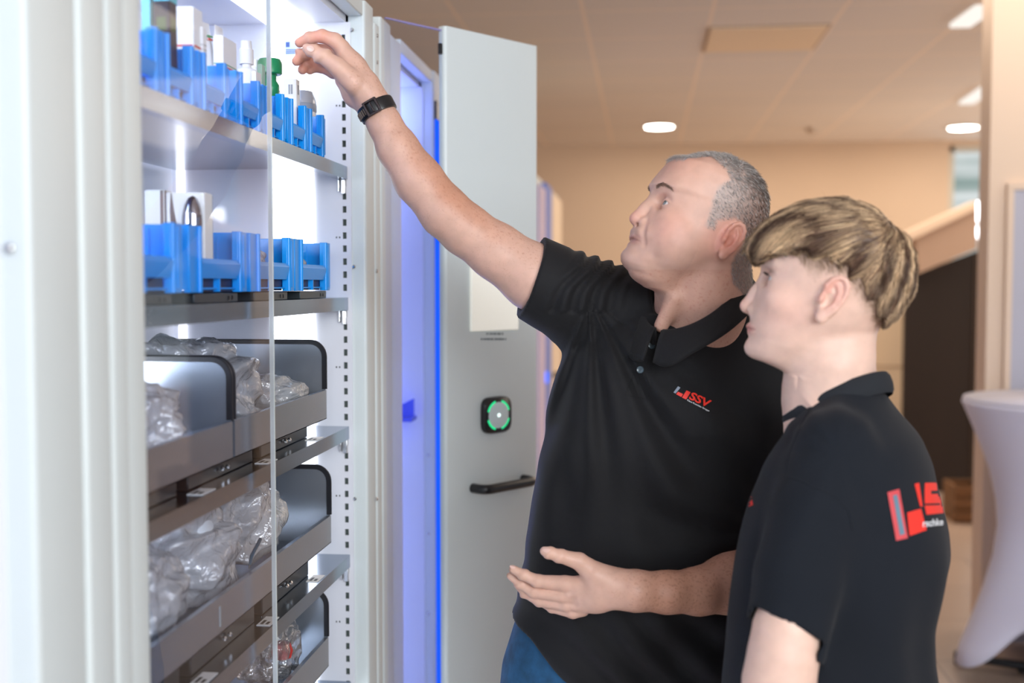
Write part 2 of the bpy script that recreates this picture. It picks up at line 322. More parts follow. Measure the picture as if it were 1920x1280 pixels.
# ---------------------------------------------------------------- cabinets (front plane x = FX, row runs along Y)
FX = -.57; BX = -.985; TOP = 2.13; INZ = 2.086
def rounded_post(mb, y0, y1, x0, x1, z0, z1, r=.006, m=0):   # upright with rounded front corners
    pts = [(x0, y0)]
    for k in range(5): a = -math.pi / 2 + k * math.pi / 8; pts.append((x1 - r + r * math.cos(a), y0 + r + r * math.sin(a)))
    for k in range(5): a = k * math.pi / 8; pts.append((x1 - r + r * math.cos(a), y1 - r + r * math.sin(a)))
    pts.append((x0, y1)); n = len(pts)
    v = [(x, y, z) for z in (z0, z1) for x, y in pts]
    f = [(k, (k + 1) % n, n + (k + 1) % n, n + k) for k in range(n)] + [tuple(range(n - 1, -1, -1)), tuple(n + k for k in range(n))]
    mb.add(v, f, m)
def cabinet(Y0, YL, YR, Y1, label, led, name='storage_cabinet', steps=True, slots=True, ledx=(-.768, -.680)):
    t = thing(name, label, 'cabinet', (FX, Y0, 0))
    L = t.location
    def B(mb, nm, m, **k): return mb.build(nm, m, t, loc=L, **k)
    # B shifts world coords into the thing's frame
    mb = MB()
    rounded_post(mb, Y0 + .002, Y0 + (YL - Y0) * .45, FX - .04, FX, .02, TOP)
    rounded_post(mb, Y0 + (YL - Y0) * .45, YL, FX - .035, FX - .003, .02, TOP - .015)
    B(mb, 'left_upright', M['cab'], smooth=True)
    mb = MB()
    rounded_post(mb, YR, YR + (Y1 - YR) * .62, FX - .035, FX, .02, TOP)
    rounded_post(mb, YR + (Y1 - YR) * .62, Y1 - .002, FX - .04, FX + .0025, .02, TOP - .028)
    B(mb, 'right_upright', M['cab'], smooth=True)
    B(MB().box(BX, FX - .04, Y0 + .004, Y0 + .022, .02, TOP - .002), 'left_side', M['cab'])
    # far side panel with slot column
    sx0, sx1 = -.6185, -.6105; mb = MB(); pt = .004
    mb.box(BX, sx0, YR - pt, YR, .1, INZ).box(sx1, FX - .03, YR - pt, YR, .1, INZ)
    zs = .985 - .0135; p = .0269
    k0 = int((zs - .1) / p); z = zs - k0 * p; last = .1
    while slots and z < INZ - .03:
        mb.box(sx0, sx1, YR - pt, YR, last, z); last = z + .0135; z += p
    mb.box(sx0, sx1, YR - pt, YR, last, INZ)
    B(mb, 'right_side', M['cab_in'])
    B(MB().box(BX, FX - .04, YR + .006, YR + .010, .1, INZ), 'side_backing', M['slot'])
    B(MB().box(BX, FX - .04, Y1 - .02, Y1 - .004, .02, TOP - .002), 'outer_side', M['cab'])
    B(MB().box(BX - .012, BX, Y0 + .004, Y1 - .004, .02, TOP), 'back_panel', M['cab_in'])
    B(MB().box(BX, FX - .04, Y0 + .022, YR, INZ, INZ + .02).box(BX, FX - .036, Y0 + .022, Y1 - .02, INZ + .02, TOP - .003), 'top_panel', M['cab_in'])
    B(MB().box(FX - .036, FX - .004, YL, YR, INZ + .012, TOP), 'top_fascia', M['cab'], bevel=.003)
    B(MB().box(BX, FX - .02, Y0 + .022, Y1 - .02, .02, .1), 'plinth', M['cab'])
    for yy in (Y0 + .04, Y1 - .05):
        for xx in (BX + .05, FX - .07): B(MB().lathe((xx, yy, 0), [(.02, 0), (.02, .012), (.008, .014), (.008, .022)], 12), 'foot', M['black'])
    if led:
        B(MB().box(ledx[0], ledx[1], YR - .010, YR - pt - .001, .11, INZ - .001), 'led_column', led)
        B(MB().box(ledx[0], ledx[1], YL, YR - .011, INZ - .007, INZ - .001), 'led_bar', led)
    return t
def screw(parent, p, n, r=.0035):
    p = Vector(p) - parent.location; n = Vector(n).normalized(); u = n.orthogonal().normalized(); w = n.cross(u); mb = MB()
    pr = [(r, 0), (r * .95, r * .4), (r * .6, r * .7)]; v = []; N_ = 12
    for rr, hh in pr: v += [p + n * hh + u * (rr * math.cos(2 * math.pi * k / N_)) + w * (rr * math.sin(2 * math.pi * k / N_)) for k in range(N_)]
    f = [(i * N_ + k, i * N_ + (k + 1) % N_, (i + 1) * N_ + (k + 1) % N_, (i + 1) * N_ + k) for i in range(2) for k in range(N_)] + [tuple(2 * N_ + k for k in range(N_))]
    mb.add(v, f); return mb.build('screw', M['screw'], parent, smooth=True)
YR1 = 2.308
M['near_fill'] = emis('near_fill', (.88, .92, 1, 1), 26)
c0 = cabinet(.10, .2, 1.008, 1.164, 'pale grey cabinet glowing lavender at the left edge, nearest the camera', M['led_lav'], slots=False)
c1 = cabinet(1.168, 1.262, YR1, 2.430, 'open pale grey dispensing cabinet with steel shelves and blue bins', M['led'])
c2 = cabinet(2.449, 2.673, 3.079, 3.30, 'blue-lit cabinet behind the open steel and glass door', M['led_blue'], slots=False)
# cabinet 2 blue bar on its far upright
MB().box(FX, FX + .006, YX(815, FX) + .004, YX(829, FX), .1, 2.0).build('blue_light_bar', M['led_blue_bright'], c2, loc=c2.location)
MB().box(FX, FX + .007, YX(815, FX) + .004, YX(829, FX), 2.001, 2.05).build('bar_cap', M['black'], c2, loc=c2.location)
MB().box(-.80, -.62, 3.0, 3.07, 1.18, 1.19).add([(-.62, 3.03, 1.19), (-.72, 3.03, 1.19), (-.62, 3.03, 1.24), (-.62, 3.04, 1.19), (-.72, 3.04, 1.19), (-.62, 3.04, 1.24)], [(0, 1, 2), (3, 5, 4), (0, 3, 4, 1), (1, 4, 5, 2), (2, 5, 3, 0)]).build('shelf_bracket', mat('blue_bracket', srgb(70, 90, 230), .4), c2, loc=c2.location)
for z in (1.95, 1.80, 1.3, .9): MB().box(BX + .01, -.62, 2.70, 3.06, z - .012, z).build('shelf', M['cab_in'], c2, loc=c2.location) if z in (1.95, 1.80) else None
for py in (853, 1000, 1150): screw(c2, PX(805, py, 0) if False else PY(803, py, 3.074), (0, -1, 0), .004)
screw(c0, PY(18, 465, 1.003), (0, -1, 0), .005)
# screws on cabinet 1
for (px, py) in [(707, 67), (707, 117), (706, 508), (706, 935)]: screw(c1, PX(px, py, FX + .0025), (1, 0, 0), .0042)
for (px, py) in [(660, 56), (663, 500), (665, 935)]: screw(c1, PY(px, py, YR1 - .004), (0, -1, 0), .004)
for py in (198, 445, 688, 929, 1165):
    for px in (631, 637):
        q = PY(px, py, YR1 - .0045) - c1.location
        MB().box(q.x - .0012, q.x + .0012, q.y - .0008, q.y + .0003, q.z - .0016, q.z + .0016).build('pilot_hole', M['dark'], c1)
# rear corner light strip in cabinet 1 and dark rear part
B1 = lambda mb, nm, m, **k: mb.build(nm, m, c1, loc=c1.location, **k)
B1(MB().box(-.978, -.918, 1.262, 1.268, .11, INZ - .002), 'near_fill_strip', M['near_fill'])  # unseen glowing strip added to brighten the bags and tray dividers
B1(MB().box(-.972, -.956, YR1 - .012, YR1 - .005, .11, INZ - .002), 'rear_light_strip', M['led_soft'])
for z in (1.475, 1.448): B1(MB().box(-1.0 + .025, -1.0 + .028, 2.02, 2.035, z, z + .012), 'rear_slot', M['dark'])
# small information sticker inside
q = PY(546, 90, YR1 - .012)
B1(MB().box(q.x - .013, q.x + .02, YR1 - .0125, YR1 - .0112, q.z - .014, q.z + .014), 'sticker', mat('sticker_blue', srgb(190, 210, 240), .5))
st_m = mat('sticker_print', srgb(60, 90, 160), .5)
sm = MB().box(q.x - .011, q.x - .003, YR1 - .0132, YR1 - .0126, q.z + .002, q.z + .012)
for k in range(3): sm.box(q.x - .011, q.x + .016 - .004 * k, YR1 - .0132, YR1 - .0126, q.z - .004 - k * .0035, q.z - .0025 - k * .0035)
B1(sm, 'sticker_text', st_m)
# shelves
SX = -.608
shz = [1.792, 1.523, 1.255, .985, .715]
for z in shz:
    mb = MB().box(BX + .008, SX, 1.2, YR1 - .0045, z - .003, z).box(SX - .002, SX, 1.2, YR1 - .0045, z - .0265, z - .003).box(SX - .02, SX - .002, 1.2, YR1 - .0045, z - .0265, z - .0245)
    sh = B1(mb, 'shelf', M['steel'])
    hk = MB().box(-.6195, -.6105, YR1 - .012, YR1 - .005, z - .056, z - .027).box(-.626, -.6225, YR1 - .014, YR1 - .005, z - .052, z - .027)
    B1(hk, 'shelf_hook', M['screw'], bevel=.001)
# shelf stickers and marks on the shelf tops
for z, n in ((1.255, 3), (.985, 3)):
    for k in range(n):
        y = 1.52 + .28 * k
        B1(MB().box(-.635, -.612, y, y + .05, z + .0002, z + .001), 'shelf_label', M['white_print'])
        B1(MB().box(-.631, -.626, y + .006, y + .028, z + .001, z + .0014).box(-.622, -.617, y + .006, y + .02, z + .001, z + .0014), 'label_print', M['dark'])
# weighing rails under bins and trays
def rail(x0, x1, y0, y1, z0, z1):
    o = B1(MB().box(x0, x1, y0, y1, z0, z1), 'weighing_rail', mat('rail_grey', srgb(70, 76, 80), .35, metal=.6) if 'rail' not in M else M['rail'], bevel=.001)
    return o
M['rail'] = mat('rail_grey', srgb(64, 72, 76), .35, metal=.6)
for k in range(4):
    y0 = 1.24 + k * .245
    rail(-.93, -.618, y0 + .03, y0 + .20, 1.5235, 1.5375)
    for j in (0, 1): B1(MB().box(-.6178, -.6165, y0 + .16 + j * .015, y0 + .168 + j * .015, 1.527, 1.533), 'rail_stud', M['black'])
for z, hgt in ((1.255, .034), (.985, .055), (.715, .085)):
    for k in range(3):
        y0 = 1.24 + k * .31
        B1(MB().box(-.93, -.645, y0, y0 + .27, z + .0003, z + hgt - .001), 'load_cell', M['black'], bevel=.002)
        for j in (0, 1):
            B1(MB().lathe((-.640, y0 + .12 + j * .022, z + hgt * .3), [(.004, 0), (.004, .003), (.002, .006)], 10), 'adjusting_screw', M['screw'])
# sliding glass leaf
gl = B1(MB().box(-.592, -.586, 1.262, YX(508, -.589), .12, 2.09), 'glass_leaf', M['glass'])
MB().box(-.5925, -.5855, YX(508, -.589), YX(508, -.589) + .0035, .12, 2.09).build('polished_edge', M['glass_edge'], gl, loc=c1.location)
# ---------------------------------------------------------------- open swing door, hinged on cabinet 1
HG = Vector((-.557, 2.437, 0)); DD = Vector((.601, .799, 0)).normalized(); DN = Vector((DD.y, -DD.x, 0)); UZ = Vector((0, 0, 1))
door = MB()
s0, s1, zt = .176, .490, 2.136
# folded steel stile with rounded edge
pts = []
r = .008
for (a0, s_, n_) in ((180, s0 + r, .0), (90, s1 - r, .0)): pass
prof = [(s0, -.020), (s0, -.008)] + [(s0 + r - r * math.cos(a), -.008 + r * math.sin(a)) for a in [math.pi / 2 * k / 5 for k in range(1, 6)]] + \
       [(s1 - r + r * math.sin(a), -.008 + r * math.cos(a)) for a in [math.pi / 2 * k / 5 for k in range(0, 6)]] + [(s1, -.020)]
n = len(prof); v = [HG + DD * s + DN * q + UZ * z for z in (.05, zt) for s, q in prof]
door.add(v, [(k, (k + 1) % n, n + (k + 1) % n, n + k) for k in range(n)] + [tuple(range(n - 1, -1, -1)), tuple(n + k for k in range(n))])
dobj = B1(door, 'swing_door', M['cab'], smooth=True)
def D(mb, nm, m, **k): return mb.build(nm, m, dobj, loc=c1.location, **k)
gm = glass_mat('door_glass', (.94, .955, 1.0, 1), 1.4)
D(MB().obox(HG + DD * (s0 / 2 + .004) + DN * -.012 + UZ * 1.08, DD, DN, UZ, s0 / 2 - .006, .003, 1.045), 'glass_pane', gm)
D(MB().obox(HG + DD * (s0 / 2 + .004) + DN * -.012 + UZ * 2.127, DD, DN, UZ, s0 / 2 - .006, .003, .0015), 'glass_top_edge', mat('violet_glass_edge', srgb(150, 140, 190), .3))
for z in (.3, 1.9): D(MB().obox(HG + DD * .012 + DN * -.012 + UZ * z, DD, DN, UZ, .022, .008, .03), 'hinge', M['screw'], bevel=.002)
D(MB().obox(HG + DD * (s0 - .003) + DN * -.012 + UZ * 2.085, DD, DN, UZ, .004, .004, .012), 'top_pin', M['black'])
def dpt(px, py, off=0):   # point on the door face under a pixel of the photograph
    R = ray(px, py); O = Vector((0, 0, H)); P0 = HG + DN * off; t_ = (P0 - O).dot(DN) / R.dot(DN); return O + R * t_
def dsz(p): q = p - HG; return q.dot(DD), q.z
# white card, no lamp; a faint glow is added to brighten it
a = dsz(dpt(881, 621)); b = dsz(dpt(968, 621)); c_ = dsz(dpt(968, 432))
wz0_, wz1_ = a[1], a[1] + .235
D(MB().obox(HG + DD * ((a[0] + b[0]) / 2) + DN * .004 + UZ * ((wz0_ + wz1_) / 2), DD, DN, UZ, (b[0] - a[0]) / 2, .004, (wz1_ - wz0_) / 2), 'white_panel', mat('ivory_added_glow', srgb(248, 247, 238), .35, emit=srgb(248, 246, 232), es=.28), bevel=.0015)
# two lines of small unreadable print, as dashes
pm = MB()
for (py, x0, x1, sl) in ((625.5, 912, 942, 12), (635.5, 902, 950, 18)):
    rnd = random.Random(int(py)); x = x0
    while x < x1:
        w_ = rnd.uniform(1.4, 3.6)
        p_ = dpt(x, py, .0006); q_ = dpt(x + w_, py, .0006); m_ = (p_ + q_) / 2
        pm.obox(m_, DD, DN, UZ, (q_ - p_).length / 2, .0004, rnd.uniform(.0016, .0026)); x += w_ + rnd.choice((.7, .7, 2.2))
D(pm, 'small_print', mat('grey_print', srgb(120, 132, 138), .5))
# card reader
def disc(mb, s, z, q0, q1, rs, rz, e=2.0, n=40, inner=None):
    ring = lambda k_, q: [HG + DD * (s + rs * k_ * math.copysign(abs(math.cos(t)) ** (2 / e), math.cos(t))) + DN * q + UZ * (z + rz * k_ * math.copysign(abs(math.sin(t)) ** (2 / e), math.sin(t))) for t in [2 * math.pi * k / n for k in range(n)]]
    R = [ring(1, q0), ring(1, (q0 + q1 * 3) / 4), ring(.96, q1)]
    if inner: R += [ring(inner, q1)]
    v = [p for r_ in R for p in r_]; f = []
    for i in range(len(R) - 1):
        for k in range(n): f.append((i * n + k, i * n + (k + 1) % n, (i + 1) * n + (k + 1) % n, (i + 1) * n + k))
    if not inner: f.append(tuple((len(R) - 1) * n + k for k in range(n)))
    mb.add(v, f); return mb
cs, cz = dsz(dpt(927, 777)); ls, _ = dsz(dpt(901, 777)); _, tz = dsz(dpt(927, 743))
rs, rz = cs - ls, tz - cz
rd = D(disc(MB(), cs, cz, 0, .014, rs, rz, 4.2), 'card_reader', M['black'], smooth=True, sharp=60)
gmat = emis('green_ring', (.02, .75, .28, 1), 1.1)
segs = MB(); n = 64
for k in range(n):
    a0, a1 = 2 * math.pi * k / n, 2 * math.pi * (k + 1) / n
    am = (a0 + a1) / 2
    if not (math.cos(2 * am) < -.78 or math.cos(2 * am) > .80):
        q = [HG + DD * (cs + rs * kk * math.cos(a)) + DN * .0146 + UZ * (cz + rz * kk * math.sin(a)) for kk, a in ((.70, a0), (.83, a0), (.83, a1), (.70, a1))]
        q2 = [x - DN * .001 for x in q]; segs.add(q + q2, [(0, 1, 2, 3), (7, 6, 5, 4), (0, 4, 5, 1), (2, 6, 7, 3), (1, 5, 6, 2), (3, 7, 4, 0)])
D(segs, 'green_light_ring', gmat)
D(disc(MB(), cs, cz, .0135, .0155, rs * .72, rz * .72, 2.0), 'reader_pad', mat('reader_pad', srgb(214, 230, 234), .35), smooth=True)
D(disc(MB(), cs, cz, .0155, .0162, rs * .11, rz * .10, 2.0, 16), 'status_light', emis('reader_dot', (.8, 1, .95, 1), 1.6))
# handle
hs0, hz0 = dsz(dpt(880, 917)); hs1, _ = dsz(dpt(985, 905)); hz0 = cz - .155 * 1.02
_, hz0 = dsz(dpt(940, 905))
hp = []; R_ = .022; dep = .042
hsA, hsB = hs0 + .012, hs1 - .008
hpts = [HG + DD * hsA + DN * 0 + UZ * hz0, HG + DD * hsA + DN * (dep - R_) + UZ * hz0]
for k in range(1, 7): a_ = math.pi / 2 * k / 6; hpts.append(HG + DD * (hsA + R_ - R_ * math.cos(a_)) + DN * (dep - R_ + R_ * math.sin(a_)) + UZ * hz0)
for k in range(0, 7): a_ = math.pi / 2 * k / 6; hpts.append(HG + DD * (hsB - R_ + R_ * math.sin(a_)) + DN * (dep - R_ + R_ * math.cos(a_)) + UZ * hz0)
hpts.append(HG + DD * hsB + UZ * hz0)
D(MB().tube(hpts, .0115, 16), 'handle', M['black'], smooth=True)
# ---------------------------------------------------------------- far cabinet down the row
t = thing('tall_cabinet', 'tall blue-fronted cabinet far down the row behind the open door', 'cabinet', (FX, 5.95, 0))
MB().box(-.45, 0, 0, 1.7, 0, 2.13).build('carcass', M['cab'], t, bevel=.004)
bm_ = mat('blue_front', srgb(60, 120, 215), .3)
MB().box(.001, .022, .10, .42, .05, 2.08).build('cabinet_door', mat('lilac_front', srgb(205, 190, 215), .4), t)
dd = MB().box(.001, .022, .44, .85, .05, 2.12).build('cabinet_door', bm_, t)
dd = MB().box(.001, .022, .87, 1.66, .05, 2.1).build('cabinet_door', mat('beige_front', srgb(226, 205, 180), .4), t)
hz = PY(1035, 705, 6.9).z
MB().tube([(.02, 1.0, hz), (.08, 1.0, hz), (.08, 1.12, hz), (.02, 1.12, hz)], .014, 10).build('handle', M['black'], dd, smooth=True)
MB().box(.022, .03, .45, .5, PY(1018, 705, 6.5).z - .03, PY(1018, 705, 6.5).z + .03).build('status_light', emis('blue_dot', (.05, .15, 1, 1), 2), t)
# ---------------------------------------------------------------- sculpting helpers (smooth unions of tapered limbs, meshed as one surface)
f32 = np.float32
def smin(a, b, k):
    if k <= 0: return np.minimum(a, b)
    h = np.clip(.5 + .5 * (b - a) / k, 0, 1); return b + (a - b) * h - k * h * (1 - h)
class Field:
    def __init__(s): s.ops = []
    def op(s, fn, c, R, mode='u', k=.01): s.ops.append((fn, np.array(c, f32), R, mode, k)); return s
    def cone(s, a, b, ra, rb, k=.01, mode='u', flat=None):
        a = np.array(a, f32); b = np.array(b, f32); ba = b - a; L2 = float(ba @ ba) + 1e-9
        def fn(p):
            t = np.clip((p - a) @ ba / L2, 0, 1); q = p - a - t[:, None] * ba
            if flat is not None:      # flat = (axis, factor): squash thickness along axis
                ax = np.array(flat[0], f32); h = q @ ax; q = q + ax * (h * (1 / flat[1] - 1))[:, None]
                return (np.linalg.norm(q, axis=1) - (ra + (rb - ra) * t)) * min(1, flat[1] ** .5)
            return np.linalg.norm(q, axis=1) - (ra + (rb - ra) * t)
        return s.op(fn, (a + b) / 2, math.sqrt(L2) / 2 + max(ra, rb), mode, k)
    def chain(s, pts, rs, k=.01, mode='u', flat=None):
        for i in range(len(pts) - 1): s.cone(pts[i], pts[i + 1], rs[i], rs[i + 1], k, mode, flat)
        return s
    def ell(s, c, axes, r, k=.01, mode='u'):
        c = np.array(c, f32); A = np.array([list(x) for x in axes], f32); r = np.array(r, f32)
        def fn(p):
            q = (p - c) @ A.T; k0 = np.linalg.norm(q / r, axis=1); k1 = np.linalg.norm(q / (r * r), axis=1) + 1e-9
            return k0 * (k0 - 1) / k1
        return s.op(fn, c, float(r.max()), mode, k)
    def eval(s, P, bc=None, reach=.06):    # P (blocks, n, 3); bc block centres
        nb, n, _ = P.shape; D = np.full((nb, n), .2, f32)
        for fn, c, R, mode, k in s.ops:
            m = np.linalg.norm(bc - c, axis=1) < R + reach + k
            if not m.any(): continue
            d = fn(P[m].reshape(-1, 3)).reshape(-1, n).astype(f32); cur = D[m]
            if mode == 'u': D[m] = smin(cur, d, k)
            elif mode == 's': D[m] = -smin(-cur, d, k)
            elif mode == 'i': D[m] = -smin(-cur, -d, k)
            elif mode == 'add': D[m] = cur + d
        return D
    def mesh(s, lo, hi, h, B=8):
        lo = np.array(lo, f32); S = B * h; nbk = np.ceil((np.array(hi) - lo) / S).astype(int)
        g = np.stack(np.meshgrid(*[np.arange(x) for x in nbk], indexing='ij'), -1).reshape(-1, 3)
        C = lo + (g + .5) * S; C = C.astype(f32)
        D = s.eval(C[:, None, :], C, reach=S * 1.5 + .03)[:, 0]
        g = g[np.abs(D) < S * 1.9]
        off = np.stack(np.meshgrid(*[np.arange(B + 1)] * 3, indexing='ij'), -1).reshape(-1, 3)
        keys = []; vpos = []; eK = {0: [], 1: [], 2: []}; N1 = 1 << 20
        n1 = B + 1; idx = np.arange(n1 ** 3).reshape(n1, n1, n1)
        cb = idx[:B, :B, :B].ravel(); corner = [cb + dx * n1 * n1 + dy * n1 + dz for dx in (0, 1) for dy in (0, 1) for dz in (0, 1)]
        cofs = np.array([(dx, dy, dz) for dx in (0, 1) for dy in (0, 1) for dz in (0, 1)], f32)
        edges = [(i, j) for i in range(8) for j in range(i + 1, 8) if np.abs(cofs[i] - cofs[j]).sum() == 1]
        celloff = off[cb]
        for c0_ in range(0, len(g), 3000):
            gg = g[c0_:c0_ + 3000]
            gi = gg[:, None, :] * B + off[None]
            P = (lo + gi * h).astype(f32); Cc = (lo + (gg + .5) * S).astype(f32)
            V = s.eval(P, Cc, reach=S * .87 + .02)
            cv = np.stack([V[:, q] for q in corner], -1)      # blocks, cells, 8
            ins = cv < 0; act = ins.any(-1) & ~ins.all(-1)
            bi, ci = np.nonzero(act); a = cv[bi, ci]; cnt = np.zeros(len(bi), f32); acc = np.zeros((len(bi), 3), f32)
            for i, j in edges:
                x = (a[:, i] < 0) != (a[:, j] < 0); den = np.where(x, a[:, i] - a[:, j], 1); t = np.where(x, a[:, i] / den, 0)
                pt = cofs[i] + t[:, None] * (cofs[j] - cofs[i]); acc += pt * x[:, None]; cnt += x
            cell = gg[bi] * B + celloff[ci]
            vpos.append(lo + (cell + acc / cnt[:, None]) * h)
            keys.append((cell[:, 0].astype(np.int64) * N1 + cell[:, 1]) * N1 + cell[:, 2])
            for ax, cidx in ((0, 4), (1, 2), (2, 1)):
                x = (a[:, 0] < 0) != (a[:, cidx] < 0)
                eK[ax].append(np.concatenate([cell[x], (a[x, 0] < 0)[:, None].astype(int)], 1))
        vpos = np.concatenate(vpos); keys = np.concatenate(keys); order = np.argsort(keys); ks = keys[order]
        def look(c):
            k = (c[:, 0].astype(np.int64) * N1 + c[:, 1]) * N1 + c[:, 2]; q = np.clip(np.searchsorted(ks, k), 0, len(ks) - 1)
            return np.where(ks[q] == k, order[q], -1)
        quads = []
        for ax in range(3):
            e = np.concatenate(eK[ax]); c = e[:, :3]; sg = e[:, 3]; u = np.zeros(3, int); w = np.zeros(3, int); u[(ax + 1) % 3] = 1; w[(ax + 2) % 3] = 1
            q = np.stack([look(c), look(c - u), look(c - u - w), look(c - w)], 1)
            ok = (q >= 0).all(1); q = q[ok]; sg_ = sg[ok] == 0; q[sg_] = q[sg_][:, ::-1]; quads.append(q)
        return vpos, np.concatenate(quads)
def np_object(name, V, Q, m, parent=None, col=None, loc=(0, 0, 0), smooth=True):
    me = bpy.data.meshes.new(name); V = V - np.array(loc); nv, nq = len(V), len(Q)
    me.vertices.add(nv); me.vertices.foreach_set('co', V.astype(f32).ravel())
    k = Q.shape[1]; me.loops.add(nq * k); me.loops.foreach_set('vertex_index', Q.ravel().astype(np.int32))
    me.polygons.add(nq); me.polygons.foreach_set('loop_start', np.arange(0, nq * k, k, dtype=np.int32)); me.polygons.foreach_set('loop_total', np.full(nq, k, np.int32))
    me.update(calc_edges=True); me.validate()
    me.polygons.foreach_set('use_smooth', [smooth] * len(me.polygons)); me.materials.append(m)
    if col is not None:
        a = me.color_attributes.new('Col', 'FLOAT_COLOR', 'POINT'); a.data.foreach_set('color', np.concatenate([col, np.ones((nv, 1))], 1).astype(f32).ravel())
    o = bpy.data.objects.new(name, me); COL.objects.link(o)
    if parent: o.parent = parent
    return o
def relax(V, Q, it=2, lam=.5):
    n = len(V); E = np.concatenate([Q[:, [i, (i + 1) % 4]] for i in range(4)]); E = np.concatenate([E, E[:, ::-1]])
    deg = np.bincount(E[:, 0], minlength=n).astype(f32)[:, None] + 1e-9
    for k in range(it):
        for l in (lam, -lam * 1.02) if k < it - 1 or True else (lam,):
            A = np.stack([np.bincount(E[:, 0], weights=V[E[:, 1], j], minlength=n) for j in range(3)], 1) / deg
            V = V + (A - V) * l
    return V
def vnoise(p, sc, seed=0):     # cheap smooth pseudo noise
    r = np.random.RandomState(seed); o = np.zeros(len(p), f32)
    for k in range(5):
        d = r.normal(size=3); d /= np.linalg.norm(d); o += np.sin((p @ d.astype(f32)) * sc * (1 + .35 * k) + r.uniform(0, 6.28)) / 5
    return o
def speckle(V, Q, seed, it=2):      # irregular freckles: random values spread over neighbouring vertices
    r = np.random.RandomState(seed).normal(size=len(V))
    for _ in range(it):
        s_ = np.zeros(len(V)); c_ = np.zeros(len(V))
        for i in range(4): a, b = Q[:, i], Q[:, (i + 1) % 4]; s_ += np.bincount(a, weights=r[b], minlength=len(V)); c_ += np.bincount(a, minlength=len(V))
        r = .5 * r + .5 * s_ / np.maximum(c_, 1)
    return np.clip(r / r.std(), -3, 3)
def sstep(a, b, x): t = np.clip((x - a) / (b - a), 0, 1); return t * t * (3 - 2 * t)
def poly_in(x, y, poly):
    ins = np.zeros(len(x), bool); n = len(poly)
    for i in range(n):
        x0, y0 = poly[i]; x1, y1 = poly[(i + 1) % n]
        c = ((y0 > y) != (y1 > y)) & (x < (x1 - x0) * (y - y0) / ((y1 - y0) if y1 != y0 else 1e-9) + x0); ins ^= c
    return ins
def lin(r, g, b): return np.array(srgb(r, g, b)[:3])

# ---------------------------------------------------------------- head
class Head:
    """local frame in metres: f forward, l to the person's left, u up, origin between the ears"""
    def __init__(s, O, Y, yaw, pitch, scale):
        s.O = PY(O[0], O[1], Y); ya = math.radians(yaw); p = math.radians(pitch)
        s.F = Vector((-math.cos(ya) * math.cos(p), -math.sin(ya) * math.cos(p), math.sin(p)))
        s.L = Vector((math.sin(ya), -math.cos(ya), 0)); s.U = s.F.cross(s.L); s.U = s.U if s.U.z > 0 else -s.U
        s.k = scale; s.A = np.array([list(s.F), list(s.L), list(s.U)], f32); s.On = np.array(s.O, f32)
    def w(s, f, l, u): return np.array(s.O + s.F * f + s.L * l + s.U * u, f32)      # local metres -> world
    def loc(s, P): return (P - s.On) @ s.A.T
    def px(s, px, py, l):       # pixel -> local coords on the plane at sideways distance l
        R = ray(px, py); O_ = Vector((0, 0, H)); P0 = s.O + s.L * l; t = (P0 - O_).dot(s.L) / R.dot(s.L); q = O_ + R * t - s.O
        return np.array([q.dot(s.F), l, q.dot(s.U)])
def head_profile(hd, pts, c):     # midline silhouette pixels -> (u, f) pairs
    out = []
    for px, py in pts:
        R = ray(px, py); O_ = Vector((0, 0, H)); P0 = hd.O; t = (P0 - O_).dot(hd.L) / R.dot(hd.L); q = O_ + R * t - hd.O
        out.append((q.dot(hd.U), q.dot(hd.F)))
    return out
def smooth_table(us, fs, lo=-.14, hi=.19, n=661, win=9):
    order = np.argsort(us); us = np.array(us)[order]; fs = np.array(fs)[order]; U = np.linspace(lo, hi, n); f = np.interp(U, us, fs)
    kr = np.hanning(win + 2)[1:-1]; kr /= kr.sum(); f = np.convolve(np.pad(f, win // 2, 'edge'), kr, 'valid'); return U, f
def add_head(F, hd, front, back, width, nfr=2.35, kk=.004):
    Uf, ff = smooth_table(*zip(*front)); Ub, fb = smooth_table(*zip(*back), win=25); Uw, fw_ = smooth_table(*zip(*width), win=25)
    def fn(P):
        q = hd.loc(P); f, l, u = q[:, 0], np.abs(q[:, 1]), q[:, 2]
        xf = np.interp(u, Uf, ff); xb = np.interp(u, Ub, fb); w = np.maximum(np.interp(u, Uw, fw_), .002)
        xc = xb + (xf - xb) * .45
        a = np.maximum(np.where(f > xc, xf - xc, xc - xb), .002); n = np.where(f > xc, nfr - .35 * sstep(-.02, -.07, u), 2.15)
        X = np.abs(f - xc) / a + 1e-6; Yq = l / w + 1e-6
        rho = (X ** n + Yq ** n) ** (1 / n)
        g = np.sqrt((X ** (n - 1) / a) ** 2 + (Yq ** (n - 1) / w) ** 2) * rho ** (1 - n) + 1e-3
        d = (rho - 1) / g
        top = max(Uf[0], max(u_ for u_, _ in width)); bot = min(u_ for u_, _ in width)
        return np.maximum(np.maximum(d, u - top), bot - u) * .9
    F.op(fn, hd.w(0, 0, .02), .17, 'u', kk)
    fr_ = np.arange(.14, -.02, -.0005)
    def fs(l, u):
        P = np.array([hd.w(x, l, u) for x in fr_], f32); d = fn(P); i = int(np.argmax(d < 0)); return float(fr_[i])
    hd.fs = fs
